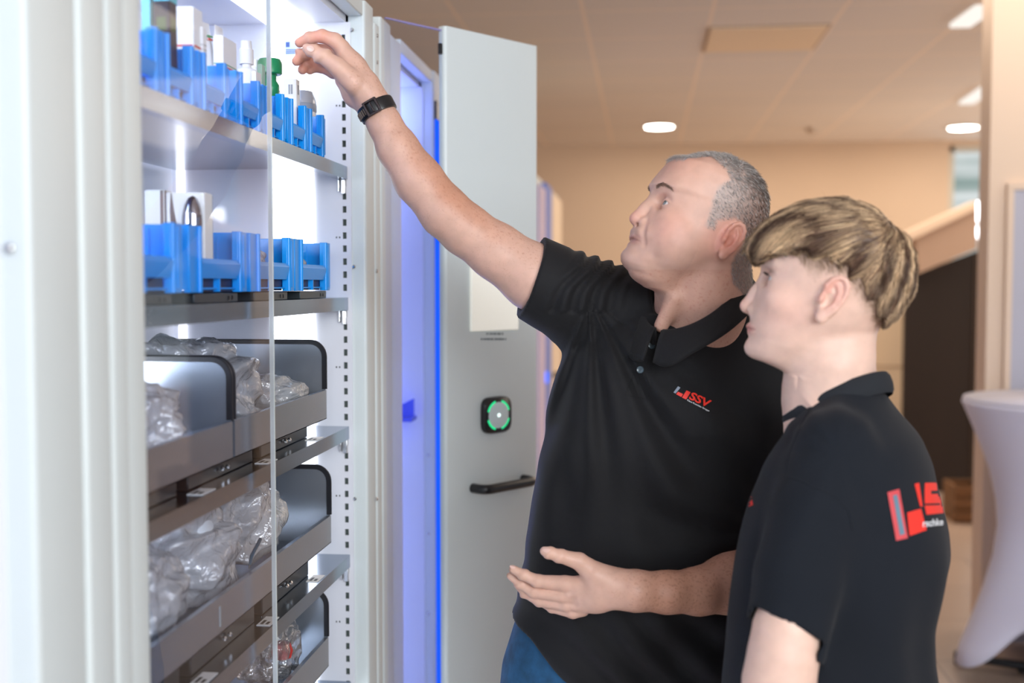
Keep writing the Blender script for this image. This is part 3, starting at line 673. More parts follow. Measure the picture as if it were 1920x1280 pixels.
def add_ear(F, hd, c, tilt, s, side):
    """c = local centre (f,u); tilt in degrees backwards; s scale (1 = 66 mm tall)"""
    t = math.radians(tilt); eu = Vector((-math.sin(t), 0, math.cos(t))); ef = Vector((math.cos(t), 0, math.sin(t)))
    def W(a, b, o):   # a forward mm, b up mm, o outwards mm
        v = ef * (a * s * .001) + eu * (b * s * .001)
        return hd.w(c[0] + v.x, side * (c[1] + o * s * .001), c[2] + v.z)
    ax_f = hd.F * ef.x + hd.U * ef.z; ax_u = hd.F * eu.x + hd.U * eu.z
    ax_o = (hd.L * side)
    F.ell(W(-3, 2, 1), (ax_f, ax_o, ax_u), (.0145 * s, .0055 * s, .029 * s), .003)
    F.ell(W(4, 0, -6), (ax_f, ax_o, ax_u), (.012 * s, .009 * s, .024 * s), .004)
    F.ell(W(1, -4, 8), (ax_f, ax_o, ax_u), (.0085 * s, .0075 * s, .013 * s), .002, 's')      # concha
    F.ell(W(-3, 13, 9), (ax_f, ax_o, ax_u), (.0095 * s, .0055 * s, .012 * s), .002, 's')
    rim = [(9, 4), (9, 14), (5, 24), (-2, 30), (-10, 29), (-15.5, 22), (-17, 12), (-15.5, 1), (-12, -10), (-7, -19)]
    F.chain([W(a, b, 5 if i else 2) for i, (a, b) in enumerate(rim)], [.0030 * s] + [.0034 * s] * 8 + [.003 * s], .0015)
    F.chain([W(a, b, 4.5) for a, b in [(-3, 20), (-8.5, 12), (-9.5, 2), (-7, -8), (-3, -13)]], [.0022 * s, .003 * s, .003 * s, .003 * s, .003 * s], .002)
    F.ell(W(9.5, -3, 4), (ax_f, ax_o, ax_u), (.0042 * s, .0045 * s, .0065 * s), .003)          # tragus
    F.ell(W(0, -24, 3), (ax_f, ax_o, ax_u), (.0085 * s, .0045 * s, .0095 * s), .004)         # lobe
    return W
def face_features(F, hd, nose, lipU, lipL, mouth, eye, brow, w=1.0, lip=1.0, lidr=.0044, drop=.0, pk=1.0):
    """nose: [bridge, mid, tip, base] midline points (f,u); others (f,u)"""
    n0, n1, n2, n3 = nose
    F.chain([hd.w(n0[0] - .008 * w, 0, n0[1]), hd.w(n1[0] - .0085 * w, 0, n1[1]), hd.w(n2[0] - .0105 * w, 0, n2[1])], [.008 * w, .0085 * w, .0105 * w], .007)
    F.cone(hd.w(n2[0] - .010 * w, 0, n2[1] - .001), hd.w(n3[0] - .006 * w, 0, n3[1] + .003), .0085 * w, .006 * w, .005)
    for sd in (1, -1):
        F.cone(hd.w(n2[0] - .020 * w, sd * .0125 * w, n2[1] - .004), hd.w(n2[0] - .030 * w, sd * .0155 * w, n2[1] - .004), .0075 * w, .007 * w, .006)
        F.ell(hd.w(n2[0] - .016 * w, sd * .0075 * w, n3[1] + .000), (hd.F, hd.L, hd.U), (.0065 * w, .0030 * w, .0040), .002, 's')
        # alar crease
        F.chain([hd.w(n2[0] - .030 * w, sd * .024 * w, n2[1] + .006), hd.w(n2[0] - .036 * w, sd * .025 * w, n2[1] - .004), hd.w(n2[0] - .034 * w, sd * .022 * w, n2[1] - .012)], [.0016] * 3, .004, 's')
        # eye socket, lids
        ef, eu = eye; ec = hd.w(ef, sd * .032 * w, eu)
        F.ell(hd.w(ef + .016, sd * .030 * w, eu + .001), (hd.F, hd.L, hd.U), (.014, .018, .0125), .010, 's')
        F.ell(ec, (hd.F, hd.L, hd.U), (.0142, .0146, .0140), .003)
        F.chain([hd.w(ef + .0115, sd * (.032 * w - .0115), eu - .0012), hd.w(ef + .0150, sd * (.032 * w - .002), eu + .0003), hd.w(ef + .0125, sd * (.032 * w + .008), eu + .0002), hd.w(ef + .0065, sd * (.032 * w + .0135), eu - .0012)], [.0018, lidr, lidr * .95, .0016], .0008, 's')
        # upper lid fold
        F.chain([hd.w(ef + .011, sd * (.032 * w - .011), eu + .006), hd.w(ef + .013, sd * .032 * w, eu + .0092), hd.w(ef + .006, sd * (.032 * w + .013), eu + .006)], [.0010] * 3, .003, 's')
        F.chain([hd.w(ef + .010, sd * (.032 * w - .010), eu - .0085), hd.w(ef + .0105, sd * .033 * w, eu - .0105), hd.w(ef + .004, sd * (.032 * w + .012), eu - .008)], [.0009] * 3, .004, 's')
        # brow ridge
        F.cone(hd.w(brow[0] - .010, sd * .014 * w, brow[1] - .001), hd.w(brow[0] - .024, sd * .044 * w, brow[1] + .001), .0085, .0075, .010)
        # cheek bone
        F.ell(hd.w(eye[0] - .010, sd * .044 * w, eu - .028), (hd.F, hd.L, hd.U), (.018, .015, .015), .022)
    mf, mu = mouth; fs = hd.fs
    prot = (lipU[0] - fs(0, lipU[1])) * pk; protL = (lipL[0] - fs(0, lipL[1])) * pk
    for sd in (1, -1):
        Ls = (0, .009, .018, .0255); us = [lipU[1], lipU[1] - .0003, mu + .0028 - drop * .5, mu - drop]; rs_ = (.0046 * lip, .0044 * lip, .0034, .002)
        F.chain([hd.w(fs(l, u) + prot * (1, .8, .35, 0)[i] - rs_[i] * (.95, .95, 1, 1.1)[i], sd * l, u) for i, (l, u) in enumerate(zip(Ls, us))], rs_, .0035)
        us = [lipL[1], lipL[1] + .0002, mu - .0042 - drop * .5, mu - drop]; rs_ = (.0052 * lip, .0050 * lip, .0038, .002)
        F.chain([hd.w(fs(l, u) + protL * (1, .8, .35, 0)[i] - rs_[i] * (.95, .95, 1, 1.1)[i], sd * l, u) for i, (l, u) in enumerate(zip(Ls, us))], rs_, .0035)
        Ls = (0, .010, .019, .027, .029); us = [mu, mu - .0002, mu - drop * .6, mu - drop, mu - drop - .002]
        F.chain([hd.w(fs(l, u) + (prot * .6, prot * .5, prot * .2, 0, 0)[i] + .0004, sd * l, u) for i, (l, u) in enumerate(zip(Ls, us))], [.0015, .0016, .0017, .0016, .001], .0014, 's')
def eyeballs(hd, parent, eye, w, gaze, iris):
    for sd in (1, -1):
        c = Vector([float(x) for x in hd.w(eye[0], sd * .032 * w, eye[1])]); r = .0124
        g = (hd.F * gaze[0] + hd.L * gaze[1] + hd.U * gaze[2]).normalized(); u = g.orthogonal().normalized(); v_ = g.cross(u)
        mb = MB(); n = 28; V = []; Fc = []; mi = []
        T = [0, .12, .20, .30, .42, .47, .60, .9, 1.3, 1.7, 2.2, 2.7, 3.05]
        for t in T:
            for k in range(n):
                a = 2 * math.pi * k / n; V.append(c + g * (r * math.cos(t)) + (u * math.cos(a) + v_ * math.sin(a)) * (r * math.sin(t)))
        for i in range(len(T) - 1):
            for k in range(n):
                Fc = [(i * n + k, i * n + (k + 1) % n, (i + 1) * n + (k + 1) % n, (i + 1) * n + k)]
                mb.f += Fc; mb.mi.append(2 if i < 2 else (1 if i < 5 else 0))
        mb.v = [tuple(x) for x in V]
        mb.build('eye', [M['sclera'], iris, M['pupil']], parent, smooth=True, sharp=180)
M['sclera'] = mat('eye_white', srgb(214, 206, 202), .15, coat=.6)
M['pupil'] = mat('pupil', (.01, .01, .01, 1), .1, coat=1)
M['iris_grey'] = mat('grey_blue_iris', srgb(92, 100, 104), .2, coat=1)
M['iris_blue'] = mat('blue_iris', srgb(84, 96, 112), .2, coat=1)
def skin_mat(name, seed):
    m = mat(name, (.6, .4, .3, 1), .46, vcol='Col', sss=.10, noise=(60, .05), bump=(520, .22, .0006), spec=.42); return m
M['skin_a'] = skin_mat('fair_weathered_skin', 1); M['skin_b'] = skin_mat('young_fair_skin', 2)
def hair_mat(name, rough=.45): return mat(name, (.3, .25, .2, 1), rough, vcol='Col', spec=.35)
def strands(name, P0, paths, rad, cols, m, parent):
    """paths: (n, k, 3) world points; 3-sided tapering strands in one mesh"""
    n, k, _ = paths.shape; T = np.gradient(paths, axis=1); T /= np.linalg.norm(T, axis=2, keepdims=True) + 1e-9
    ref = np.random.RandomState(3).normal(size=(n, 1, 3)); A = np.cross(T, ref); A /= np.linalg.norm(A, axis=2, keepdims=True) + 1e-9; Bn = np.cross(T, A)
    tap = np.linspace(1, .22, k)[None, :, None] * rad[:, None, None]
    V = np.stack([paths + (A * math.cos(a) + Bn * math.sin(a)) * tap for a in (0, 2.094, 4.189)], 2)      # n,k,3,3
    base = (np.arange(n) * k * 3)[:, None, None]; ii = np.arange(k - 1)[None, :, None] * 3; jj = np.arange(3)[None, None, :]
    a = base + ii + jj; b = base + ii + (jj + 1) % 3; Q = np.stack([a, b, b + 3, a + 3], -1).reshape(-1, 4)
    C = np.repeat(cols, k * 3, axis=0)
    return np_object(name, V.reshape(-1, 3), Q, m, parent, C)
def surf_normals(V, Q):
    n = np.cross(V[Q[:, 2]] - V[Q[:, 0]], V[Q[:, 3]] - V[Q[:, 1]]); N = np.zeros_like(V)
    for i in range(4): 
        for j in range(3): N[:, j] += np.bincount(Q[:, i], weights=n[:, j], minlength=len(V))
    return N / (np.linalg.norm(N, axis=1, keepdims=True) + 1e-12)
def hand(F, J, palm, k=.003, nails=None):
    """J: dict finger -> list of (px,py,Y,r_px); palm: list of chains in the same form"""
    def cv(q): return np.array(PY(q[0], q[1], q[2]), f32), q[3] * q[2] / FPX
    for ch in palm:
        pr = [cv(q) for q in ch]; F.chain([a for a, _ in pr], [b for _, b in pr], .012)
    for nm, ch in J.items():
        pr = [cv(q) for q in ch]; P_ = [a for a, _ in pr]; R_ = [b for _, b in pr]
        G = Field()
        for i in range(len(P_) - 1): G.cone(P_[i], P_[i + 1], R_[i], R_[i + 1], 0)
        for i in range(2, len(P_) - 1):
            d = P_[i + 1] - P_[i - 1]; d = d / np.linalg.norm(d)
            G.ell(P_[i], (d, np.cross(d, [0, 0, 1]), [0, 0, 1]), (R_[i] * .9, R_[i] * 1.03, R_[i] * 1.03), .002)
        ops = G.ops; cc = sum(P_) / len(P_); RR = max(np.linalg.norm(p - cc) for p in P_) + max(R_)
        def fn(p, ops=ops):
            D = np.full(len(p), .2, f32)
            for g, _, _, _, kk in ops: D = smin(D, g(p), .003)
            return D
        F.op(fn, cc, RR, 'u', k)
def decal(name, polys, toP, bvh, m, parent, off=.0012):
    """flat artwork (lists of 2-D polygons already triangulated) laid onto a garment from the place it is printed"""
    V = []; Fc = []
    for vs, fs in polys:
        o = len(V)
        for (x, y) in vs:
            px, py = toP(x, y); R = ray(px, py).normalized(); hit, nor, _, _ = bvh.ray_cast(Vector((0, 0, H)), R)
            V.append(None if hit is None else hit - R * off)
        Fc += [tuple(i + o for i in f) for f in fs]
    Fc = [f for f in Fc if all(V[i] is not None for i in f) and max((V[i] - V[f[0]]).length for i in f) < .10]
    used = sorted({i for f in Fc for i in f}); mp = {j: k for k, j in enumerate(used)}; V = [V[i] for i in used]; Fc = [tuple(mp[i] for i in f) for f in Fc]
    me = bpy.data.meshes.new(name); me.from_pydata([tuple(v) for v in V], [], Fc); me.materials.append(m)
    o = bpy.data.objects.new(name, me); COL.objects.link(o); o.parent = parent
    return o
def grid_poly(quad, nu=10, nv=6):     # quad corners a,b,c,d -> subdivided patch
    a, b, c, d = [Vector(q) for q in quad]; vs = []; fs = []
    for j in range(nv + 1):
        for i in range(nu + 1):
            s, t = i / nu, j / nv; p = (a * (1 - s) + b * s) * (1 - t) + (d * (1 - s) + c * s) * t; vs.append((p.x, p.y))
    for j in range(nv):
        for i in range(nu): q = j * (nu + 1) + i; fs.append((q, q + 1, q + nu + 2, q + nu + 1))
    return vs, fs
def text_poly(txt, size=1, bold=0.0, shear=0, sx=1):
    cu = bpy.data.curves.new('t', 'FONT'); cu.body = txt; cu.size = size; cu.offset = bold; cu.shear = shear; cu.resolution_u = 3
    o = bpy.data.objects.new('t', cu); COL.objects.link(o); dg = bpy.context.evaluated_depsgraph_get(); dg.update()
    me = bpy.data.meshes.new_from_object(o.evaluated_get(dg)); bm = bmesh.new(); bm.from_mesh(me)
    bmesh.ops.triangulate(bm, faces=bm.faces); bmesh.ops.remove_doubles(bm, verts=bm.verts, dist=1e-5)
    bmesh.ops.subdivide_edges(bm, edges=[e for e in bm.edges if e.calc_length() > size * .25], cuts=1); bmesh.ops.triangulate(bm, faces=bm.faces)
    vs = [(v.co.x * sx, v.co.y) for v in bm.verts]; fs = [tuple(v.index for v in f.verts) for f in bm.faces]; bm.free()
    bpy.data.objects.remove(o); bpy.data.meshes.remove(me)
    return vs, fs
def bvh_of(V, Q): return BVHTree.FromPolygons([tuple(map(float, v)) for v in V], [tuple(map(int, q)) for q in Q])
def torso_op(F, rows, Y, ang, depth, n=2.4, k=.02, zlo=-1, lat=None, mode='u'):
    """rows (py, left px, right px) at depth Y -> stacked rounded sections; ang = body turn; depth = list of (z, half depth)"""
    ca, sa = math.cos(ang), math.sin(ang); T = []
    for r in rows:
        py, L, R = r[:3]; Yc = r[3] if len(r) > 3 else Y
        a = PY(L, py, Yc); b = PY(R, py, Yc); T.append((a.z, (a.x + b.x) / 2, (b.x - a.x) / 2, Yc))
    T.sort(); z = np.array([t[0] for t in T]); cx = np.array([t[1] for t in T]); hw = np.array([t[2] for t in T]); yc = np.array([t[3] for t in T])
    dz = np.array([d[0] for d in depth]); dv = np.array([d[1] for d in depth])
    zz = np.linspace(z[0], z[-1], 200)
    def sm(a): a = np.interp(zz, z, a); kr = np.hanning(15); kr /= kr.sum(); return np.convolve(np.pad(a, 7, 'edge'), kr, 'valid')
    CX, HW, YC = sm(cx), sm(hw), sm(yc); DV = np.interp(zz, dz, dv)
    # e1 axis has half size found from the silhouette, e2 axis has the given half size
    A1 = np.sqrt(np.maximum(HW ** 2 - (DV * sa) ** 2, (HW * .5) ** 2)) / abs(ca)
    def fn(P):
        x = P[:, 0] - np.interp(P[:, 2], zz, CX); y = P[:, 1] - np.interp(P[:, 2], zz, YC)
        p = x * ca + y * sa; q = -x * sa + y * ca; a = np.interp(P[:, 2], zz, A1); b = np.interp(P[:, 2], zz, DV)
        X = np.abs(p) / a + 1e-6; Yq = np.abs(q) / b + 1e-6; rho = (X ** n + Yq ** n) ** (1 / n)
        g = np.sqrt((X ** (n - 1) / a) ** 2 + (Yq ** (n - 1) / b) ** 2) * rho ** (1 - n) + 1e-3; d = (rho - 1) / g
        return np.maximum(np.maximum(d, P[:, 2] - zz[-1]), zz[0] - P[:, 2])
    c = np.array([CX.mean(), YC.mean(), (zz[0] + zz[-1]) / 2]); F.op(fn, c, max((zz[-1] - zz[0]) / 2 + .2, .4), mode, k)
# ---------------------------------------------------------------- blue bins
def make_bin(w, dpt_, h, lip, fl, loc, label, name='storage_bin', group=None):
    t = thing(name, label, 'bin', loc, group); T = .0022
    mb = MB().box(-dpt_, 0, 0, T, .004, h).box(-dpt_, 0, w - T, w, .004, h).box(-dpt_, -dpt_ + T, T, w - T, .004, h * 1.05).box(-dpt_, -.004, T, w - T, .004, .007)
    mb.box(-.010, -.0, T, fl, .0, h).box(-.010, 0, w - fl, w - T, .0, h)
    for y in (fl - .005, w - fl + .005): mb.tube([(.0005, y, 0), (.0005, y, h)], .0042, 10)
    for k in range(3): mb.box(-.001, .0012, w - fl + .012 + k * .0055, w - fl + .0145 + k * .0055, .006, h - .004)
    mb.build('bin_body', M['bin'], t, bevel=.0012)
    MB().box(-.004, 0, fl, w - fl, lip * .42, lip).add([(0, fl, lip), (0, w - fl, lip), (.004, w - fl, lip * .86), (.004, fl, lip * .86), (0, fl, lip * .42), (0, w - fl, lip * .42)], [(0, 1, 2, 3), (3, 2, 5, 4)]).build('front_lip', M['bin'], t, bevel=.0006)
    MB().box(-.012, -.0105, fl, w - fl, .001, lip * .42).build('label_slot', M['bin_dark'], t)
    rb = MB(); rb.box(-.0105, -.001, w * .5, w * .5 + .003, .001, lip * .42).build('slot_rib', M['bin'], t)
    mr = MB()
    for k in range(4): mr.box(-.05 - k * .06, -.046 - k * .06, w - T - .0015, w - T, .02, h - .006)
    mr.build('wall_rib', M['bin'], t)
    return t
lab1 = ['narrow blue bin at the near end of the top shelf, holding a dark carton', 'second blue bin of the top shelf, holding tall white cartons', 'third blue bin of the top shelf, holding white tubes', 'fourth blue bin of the top shelf, holding white pump bottles',
        'fifth blue bin of the top shelf, holding the green bottle', 'sixth blue bin of the top shelf, holding the capped white jar', 'empty blue bin at the far end of the top shelf']
ends1 = (1.402, 1.516, 1.638, 1.785, 1.908, 2.036, 2.150)
b0 = make_bin(.112, .30, .080, .040, .022, (-.612, ends1[0] - .112, 1.7925), lab1[0], group='narrow blue bins on the top shelf')
for k in range(1, 7):
    c = copy_tree(b0); c.location = (-.612, ends1[k] - .112, 1.7925); c['label'] = lab1[k]
lab2 = ['wide blue bin at the near end of the second shelf', 'wide blue bin in front of the white carton with chrome oval', 'wide blue bin on the second shelf holding a small clear bag, third along', 'wide blue bin at the far end of the second shelf']
ends2 = (1.464, 1.712, 1.953, 2.183)
b1 = make_bin(.228, .30, .092, .048, .040, (-.612, ends2[0] - .228, 1.5385), lab2[0], group='wide blue bins on the second shelf')
for k in range(1, 4):
    c = copy_tree(b1); c.location = (-.612, ends2[k] - .228, 1.5385); c['label'] = lab2[k]
def Yp(px, py, x): return PX(px, py, x).y
# ---------------------------------------------------------------- goods on the top shelf
wm = M['white_print']; redp = mat('red_print', srgb(214, 70, 60), .5); grnp = mat('green_print', srgb(40, 150, 90), .5); greyp = mat('grey_print_text', srgb(150, 154, 160), .5)
def carton(x, y0, y1, z0, z1, label, m=wm, marks=(), name='carton', depth=.06, group=None):
    t = thing(name, label, 'box', (x, y0, z0), group); w = y1 - y0; h = z1 - z0
    MB().box(-depth, 0, 0, w, 0, h).build('box_body', m, t, bevel=.0008)
    MB().box(-depth + .002, -.002, .001, w - .001, h, h + .0008).build('top_flap', m, t)
    mats = {}
    for (a0, a1, c0_, c1_, mm) in marks: mats.setdefault(mm.name, (mm, MB()))[1].box(0, .0006, w * a0, w * a1, h * c0_, h * c1_).box(-depth * a1, -depth * a0, -.0006, 0, h * c0_, h * c1_)
    for mm, b in mats.values(): b.build('print', mm, t)
    return t
S1 = 1.8005
tl = mat('teal_card', srgb(96, 196, 206), .4); dkb = mat('dark_card', srgb(40, 32, 44), .4)
t = carton(-.628, Yp(318, 60, -.628), Yp(332, 60, -.628), S1, 1.975, 'dark carton with a teal top, nearest on the top shelf', dkb, [(.0, 1, .72, 1.0, tl), (.2, .8, .5, .6, mat('olive_print', srgb(70, 90, 50), .5)), (.25, .7, .05, .2, greyp)], depth=.022)
carton(-.655, Yp(318, 60, -.628), Yp(332, 60, -.628), S1, 1.96, 'pale teal carton beside the dark carton at the frame', tl, [(.2, .6, .3, .5, wm)], depth=.012)
lines = lambda n, mm=greyp: [(.12, .85 - .1 * (k % 2), .30 + k * .06, .31 + k * .06, mm) for k in range(n)]
carton(-.628, Yp(363, 60, -.628), Yp(380, 60, -.628), S1, 1.938, 'tall white carton with a red line on the top shelf', wm, [(.05, .95, .60, .62, redp)] + lines(4), depth=.031)
carton(-.624, Yp(381, 100, -.624), Yp(388, 100, -.624), S1, 1.915, 'slim white carton standing just behind the second post', wm, lines(9), depth=.006)
carton(-.628, Yp(419, 120, -.628), Yp(444, 120, -.628), S1, 1.922, 'white carton with red and green bands beside the tubes', wm, [(.05, .95, .62, .64, redp), (.05, .95, .66, .67, grnp), (.05, .95, .2, .22, redp)] + lines(5), depth=.016)
carton(-.626, Yp(480, 120, -.626), Yp(490, 120, -.626), S1, 1.895, 'narrow white carton right of the pump bottles', wm, lines(7), depth=.008)
def tube_item(x, y, z0, h, lean, label, name='tube', group='white tubes in the third bin'):
    t = thing(name, label, 'tube', (x, y, z0), group); t.rotation_euler = (lean, 0, 0); mb = MB(); n = 20; V_ = []
    pr = [(0, .0135, .0135), (.02, .0145, .0145), (.5, .0150, .013), (.85, .0165, .006), (.96, .0175, .0012), (1, .0175, .0012)]
    for s, a, b in pr: V_ += [(b * math.cos(2 * math.pi * k / n), a * math.sin(2 * math.pi * k / n), h * s) for k in range(n)]
    mb.add(V_, [(i * n + k, i * n + (k + 1) % n, (i + 1) * n + (k + 1) % n, (i + 1) * n + k) for i in range(len(pr) - 1) for k in range(n)] + [tuple(range(n - 1, -1, -1)), tuple((len(pr) - 1) * n + k for k in range(n))])
    mb.build('tube_body', mat('white_tube', srgb(240, 240, 240), .3) if 'tube' not in M else M['tube'], t, smooth=True)
    MB().box(.0085, .0095, -.012, .012, h * .80, h * .82).build('print', redp, t); MB().box(.0075, .0085, -.012, .012, h * .835, h * .855).build('print', grnp, t)
    MB().lathe((0, 0, -.012), [(.009, 0), (.011, .001), (.011, .012)], 16).build('cap', wm, t)
    return t
M['tube'] = mat('white_tube', srgb(240, 240, 240), .3)
tube_item(-.660, Yp(391, 130, -.66), S1 + .012, .132, .10, 'left of the two white tubes leaning in the third bin')
tube_item(-.650, Yp(412, 130, -.65), S1 + .012, .132, .02, 'right of the two white tubes, standing upright in the third bin')
def bottle(x, y, z0, r, h, m, label, cap=True, name='pump_bottle', capm=wm, prof=None, group=None):
    t = thing(name, label, 'bottle', (x, y, z0), group)
    pr = prof or [(r * .9, 0), (r, .004), (r, h * .62), (r * .8, h * .68), (r * .42, h * .71), (r * .42, h * .74)]
    MB().lathe((0, 0, 0), pr, 24).build('bottle_body', m, t, smooth=True)
    if cap: MB().lathe((0, 0, h * .742), [(r * .62, 0), (r * .62, h * .16), (r * .5, h * .17), (r * .45, h * .255), (r * .3, h * .258)], 20).build('cap', capm, t, smooth=True)
    return t
wb = mat('white_bottle', srgb(236, 238, 240), .25)
gcap = glass_mat('clear_cap', (.93, .94, .97, 1), 1.4)
bottle(-.650, Yp(462, 120, -.65), S1, .019, .148, wb, 'white pump bottle with clear cap, left one in the fourth bin', group='pump bottles in the fourth bin')
bottle(-.668, Yp(478, 120, -.668), S1, .014, .136, wb, 'white pump bottle behind the narrow carton, right one in the fourth bin', group='pump bottles in the fourth bin')
gm_ = mat('green_bottle', srgb(20, 130, 84), .3)
g = bottle(-.642, Yp(506, 140, -.642), S1, .016, .11, gm_, 'green bottle with wavy waist on the top shelf', cap=False, name='green_bottle', prof=[(.014, 0), (.016, .005), (.016, .065), (.013, .072), (.016, .082), (.016, .092), (.011, .100), (.011, .108), (.013, .110)])
MB().lathe((0, 0, .110), [(.019, 0), (.021, .002), (.021, .020), (.018, .026), (.004, .027)], 20).build('cap', gm_, g, smooth=True)
carton(-.632, Yp(491, 120, -.632), Yp(497, 120, -.632), S1, 1.915, 'thin pale green leaflet box left of the green bottle', mat('pale_green', srgb(150, 196, 176), .5), lines(3), depth=.008)
t = carton(-.628, Yp(556, 175, -.628), Yp(556, 175, -.628) + .02, S1, 1.922, 'white carton with grey print in the sixth bin', wm, [(.3, .45, .78, .92, greyp), (.5, .62, .78, .92, greyp), (.4, .6, .5, .56, mat('dot', srgb(60, 60, 60), .5))], depth=.024)
g = bottle(-.660, Yp(566, 170, -.660), S1, .027, .108, mat('silver_jar', srgb(190, 196, 206), .2, metal=.4), 'grey cylindrical jar with rounded lid behind the white carton', cap=False, name='jar', prof=[(.026, 0), (.027, .003), (.027, .102), (.025, .110), (.020, .122), (.006, .126)])
MB().lathe((0, 0, .082), [(.0272, 0), (.028, .002), (.028, .014), (.0272, .016)], 24).build('lid_band', mat('jar_band', srgb(150, 158, 170), .3), g, smooth=True)
bottle(-.632, Yp(521, 165, -.632), S1, .009, .085, gcap, 'small clear vial beside the white carton in the sixth bin', name='vial')
# ---------------------------------------------------------------- goods on the second shelf
S2 = 1.547
cardm = mat('cream_card', srgb(232, 232, 226), .45)
t = carton(-.630, Yp(384, 420, -.63), Yp(384, 420, -.63) + .030, S2, 1.682, 'white carton printed with a dark curve and chrome oval', cardm, [(.985, 1.0, .02, .98, greyp)], depth=.058, name='printed_carton')
def bend(pts, wd):
    mb = MB()
    for i in range(len(pts) - 1):
        (a, b), (c, d_) = pts[i], pts[i + 1]; w0, w1 = wd[i], wd[i + 1]
        mb.add([(a - w0, -.0008, b), (a + w0, -.0008, b), (c + w1, -.0008, d_), (c - w1, -.0008, d_)], [(0, 1, 2, 3)])
    return mb
bend([(-.050, .135), (-.049, .11), (-.046, .085), (-.041, .055), (-.036, .03), (-.034, .0)], [.0005, .003, .005, .006, .007, .007]).build('dark_curve', mat('brown_print', srgb(88, 72, 72), .3), t)
mb = MB(); n = 24; V_ = []
for i, (s, q) in enumerate(((1, 0), (.92, .006), (.7, .011), (.4, .0135), (.02, .0145))): V_ += [(-.0180 + .0150 * s * math.cos(2 * math.pi * k / n), -q - .0006, .092 + .039 * s * math.sin(2 * math.pi * k / n)) for k in range(n)]
mb.add(V_, [(i * n + k, i * n + (k + 1) % n, (i + 1) * n + (k + 1) % n, (i + 1) * n + k) for i in range(4) for k in range(n)]); mb.build('chrome_oval', mat('dark_chrome', (.42, .42, .45, 1), .08, metal=1), t, smooth=True)
carton(-.6905, Yp(384, 420, -.63), Yp(384, 420, -.63) + .030, S2, 1.686, 'white carton with a dark edge beside the near frame, second shelf', cardm, [(.05, .2, .0, 1, mat('brown_print2', srgb(110, 90, 86), .4))], depth=.03)
# ---------------------------------------------------------------- plastic bags
def bag(c, r, label, seed, group=None, inner=True, name='plastic_bag', tintc=(214, 220, 230), twist=None, amp=1.0):
    rs = np.random.RandomState(seed); bm = bmesh.new(); bmesh.ops.create_icosphere(bm, subdivisions=6, radius=1); V_ = np.array([v.co[:] for v in bm.verts]); F_ = [tuple(v.index for v in f.verts) for f in bm.faces]; bm.free()
    d = np.zeros(len(V_)); 
    for k in range(13):
        a = rs.normal(size=3); a /= np.linalg.norm(a); fr = rs.uniform(2.0, 9.0); d += -np.abs(np.sin(V_ @ a * fr + rs.uniform(0, 6))) * (.30 / fr ** .6)
    sq = np.sign(V_) * np.abs(V_) ** .85; R_ = (1 + (d - d.mean()) * .55 * amp)[:, None]
    P_ = sq * R_ * np.array(r)
    if twist: m_ = np.clip((P_[:, 2] - r[2] * .55) / (r[2] * .6), 0, 1); P_[:, :2] *= (1 - .6 * m_)[:, None]
    P_[:, 2] = np.maximum(P_[:, 2], -r[2] * .85)
    t = thing(name, label, 'bag', c, group)
    np_object('bag_film', P_, np.array(F_), M['bag'], t)
    if inner:
        V2 = V_ * np.array(r) * .80 * (1 + .5 * (np.abs(np.sin(V_ @ rs.normal(size=3) * 4)) - .6) * .5)[:, None]; V2[:, 2] = np.maximum(V2[:, 2], -r[2] * .8)
        np_object('contents', V2, np.array(F_), mat('bag_contents_%d' % seed, srgb(*tintc), .6, noise=(22, .16)), t)
    return t
bg = 'clear plastic bags in the cabinet'
bag((-.745, 1.795, 1.378), (.105, .118, .080), 'large clear plastic bag in the steel tray at shoulder height, behind the black-edged divider', 3, bg, amp=1.3, tintc=(230, 234, 240))
bag((-.72, 1.500, 1.355), (.085, .055, .060), 'small clear bag at the near end of the front steel tray', 4, bg, tintc=(190, 196, 206))
bag((-.70, 2.035, 1.340), (.070, .080, .042), 'flat clear bag lying in the far steel tray', 5, bg, tintc=(205, 210, 220))
bag((-.735, 1.915, 1.135), (.095, .105, .082), 'rightmost full white bag on the fourth shelf', 6, bg, tintc=(226, 230, 236), amp=1.2)
bag((-.715, 1.672, 1.135), (.080, .098, .080), 'middle full bag on the fourth shelf', 7, bg, tintc=(222, 228, 234), amp=1.3)
bag((-.70, 1.455, 1.12), (.070, .085, .078), 'nearest full bag on the fourth shelf, beside the frame', 8, bg, tintc=(214, 220, 228), amp=1.3)
pr_ = PX(505, 1245, -.675)
t = bag((-.675, pr_.y, .888), (.050, .075, .056), 'clear bag with a red item inside, on the bottom visible shelf', 9, bg, inner=False, amp=1.2)
t.children[0].data.materials[0] = M['bag_clear']
mb = MB(); mb.lathe((.030, -.018, -.016), [(.006, 0), (.017, .006), (.020, .018), (.015, .032), (.005, .036)], 16); mb.build('red_item', mat('red_plastic', srgb(190, 40, 40), .3), t, smooth=True)
bag((-.72, 2.085, .885), (.055, .045, .055), 'small clear bag right of the red item', 10, bg, tintc=(214, 216, 224))
bag((-.71, 1.72, .87), (.055, .085, .05), 'low clear bag left of the red item', 13, bg, tintc=(190, 196, 206))
bag((-.70, 1.855, 1.588), (.06, .065, .040), 'small clear bag in the third wide blue bin', 11, bg, tintc=(220, 214, 226))
bag((-.69, 2.07, 1.585), (.055, .06, .038), 'small clear bag in the far wide blue bin', 12, bg, tintc=(226, 220, 222))
bag((-.73, 1.655, 1.592), (.055, .04, .046), 'pale clear bag heaped behind the chrome oval carton', 14, bg, tintc=(226, 222, 234))
t = thing('marker_pen', 'thin dark teal pen lying against the bags on the fourth shelf', 'pen', tuple(PX(480, 1032, -.628)))
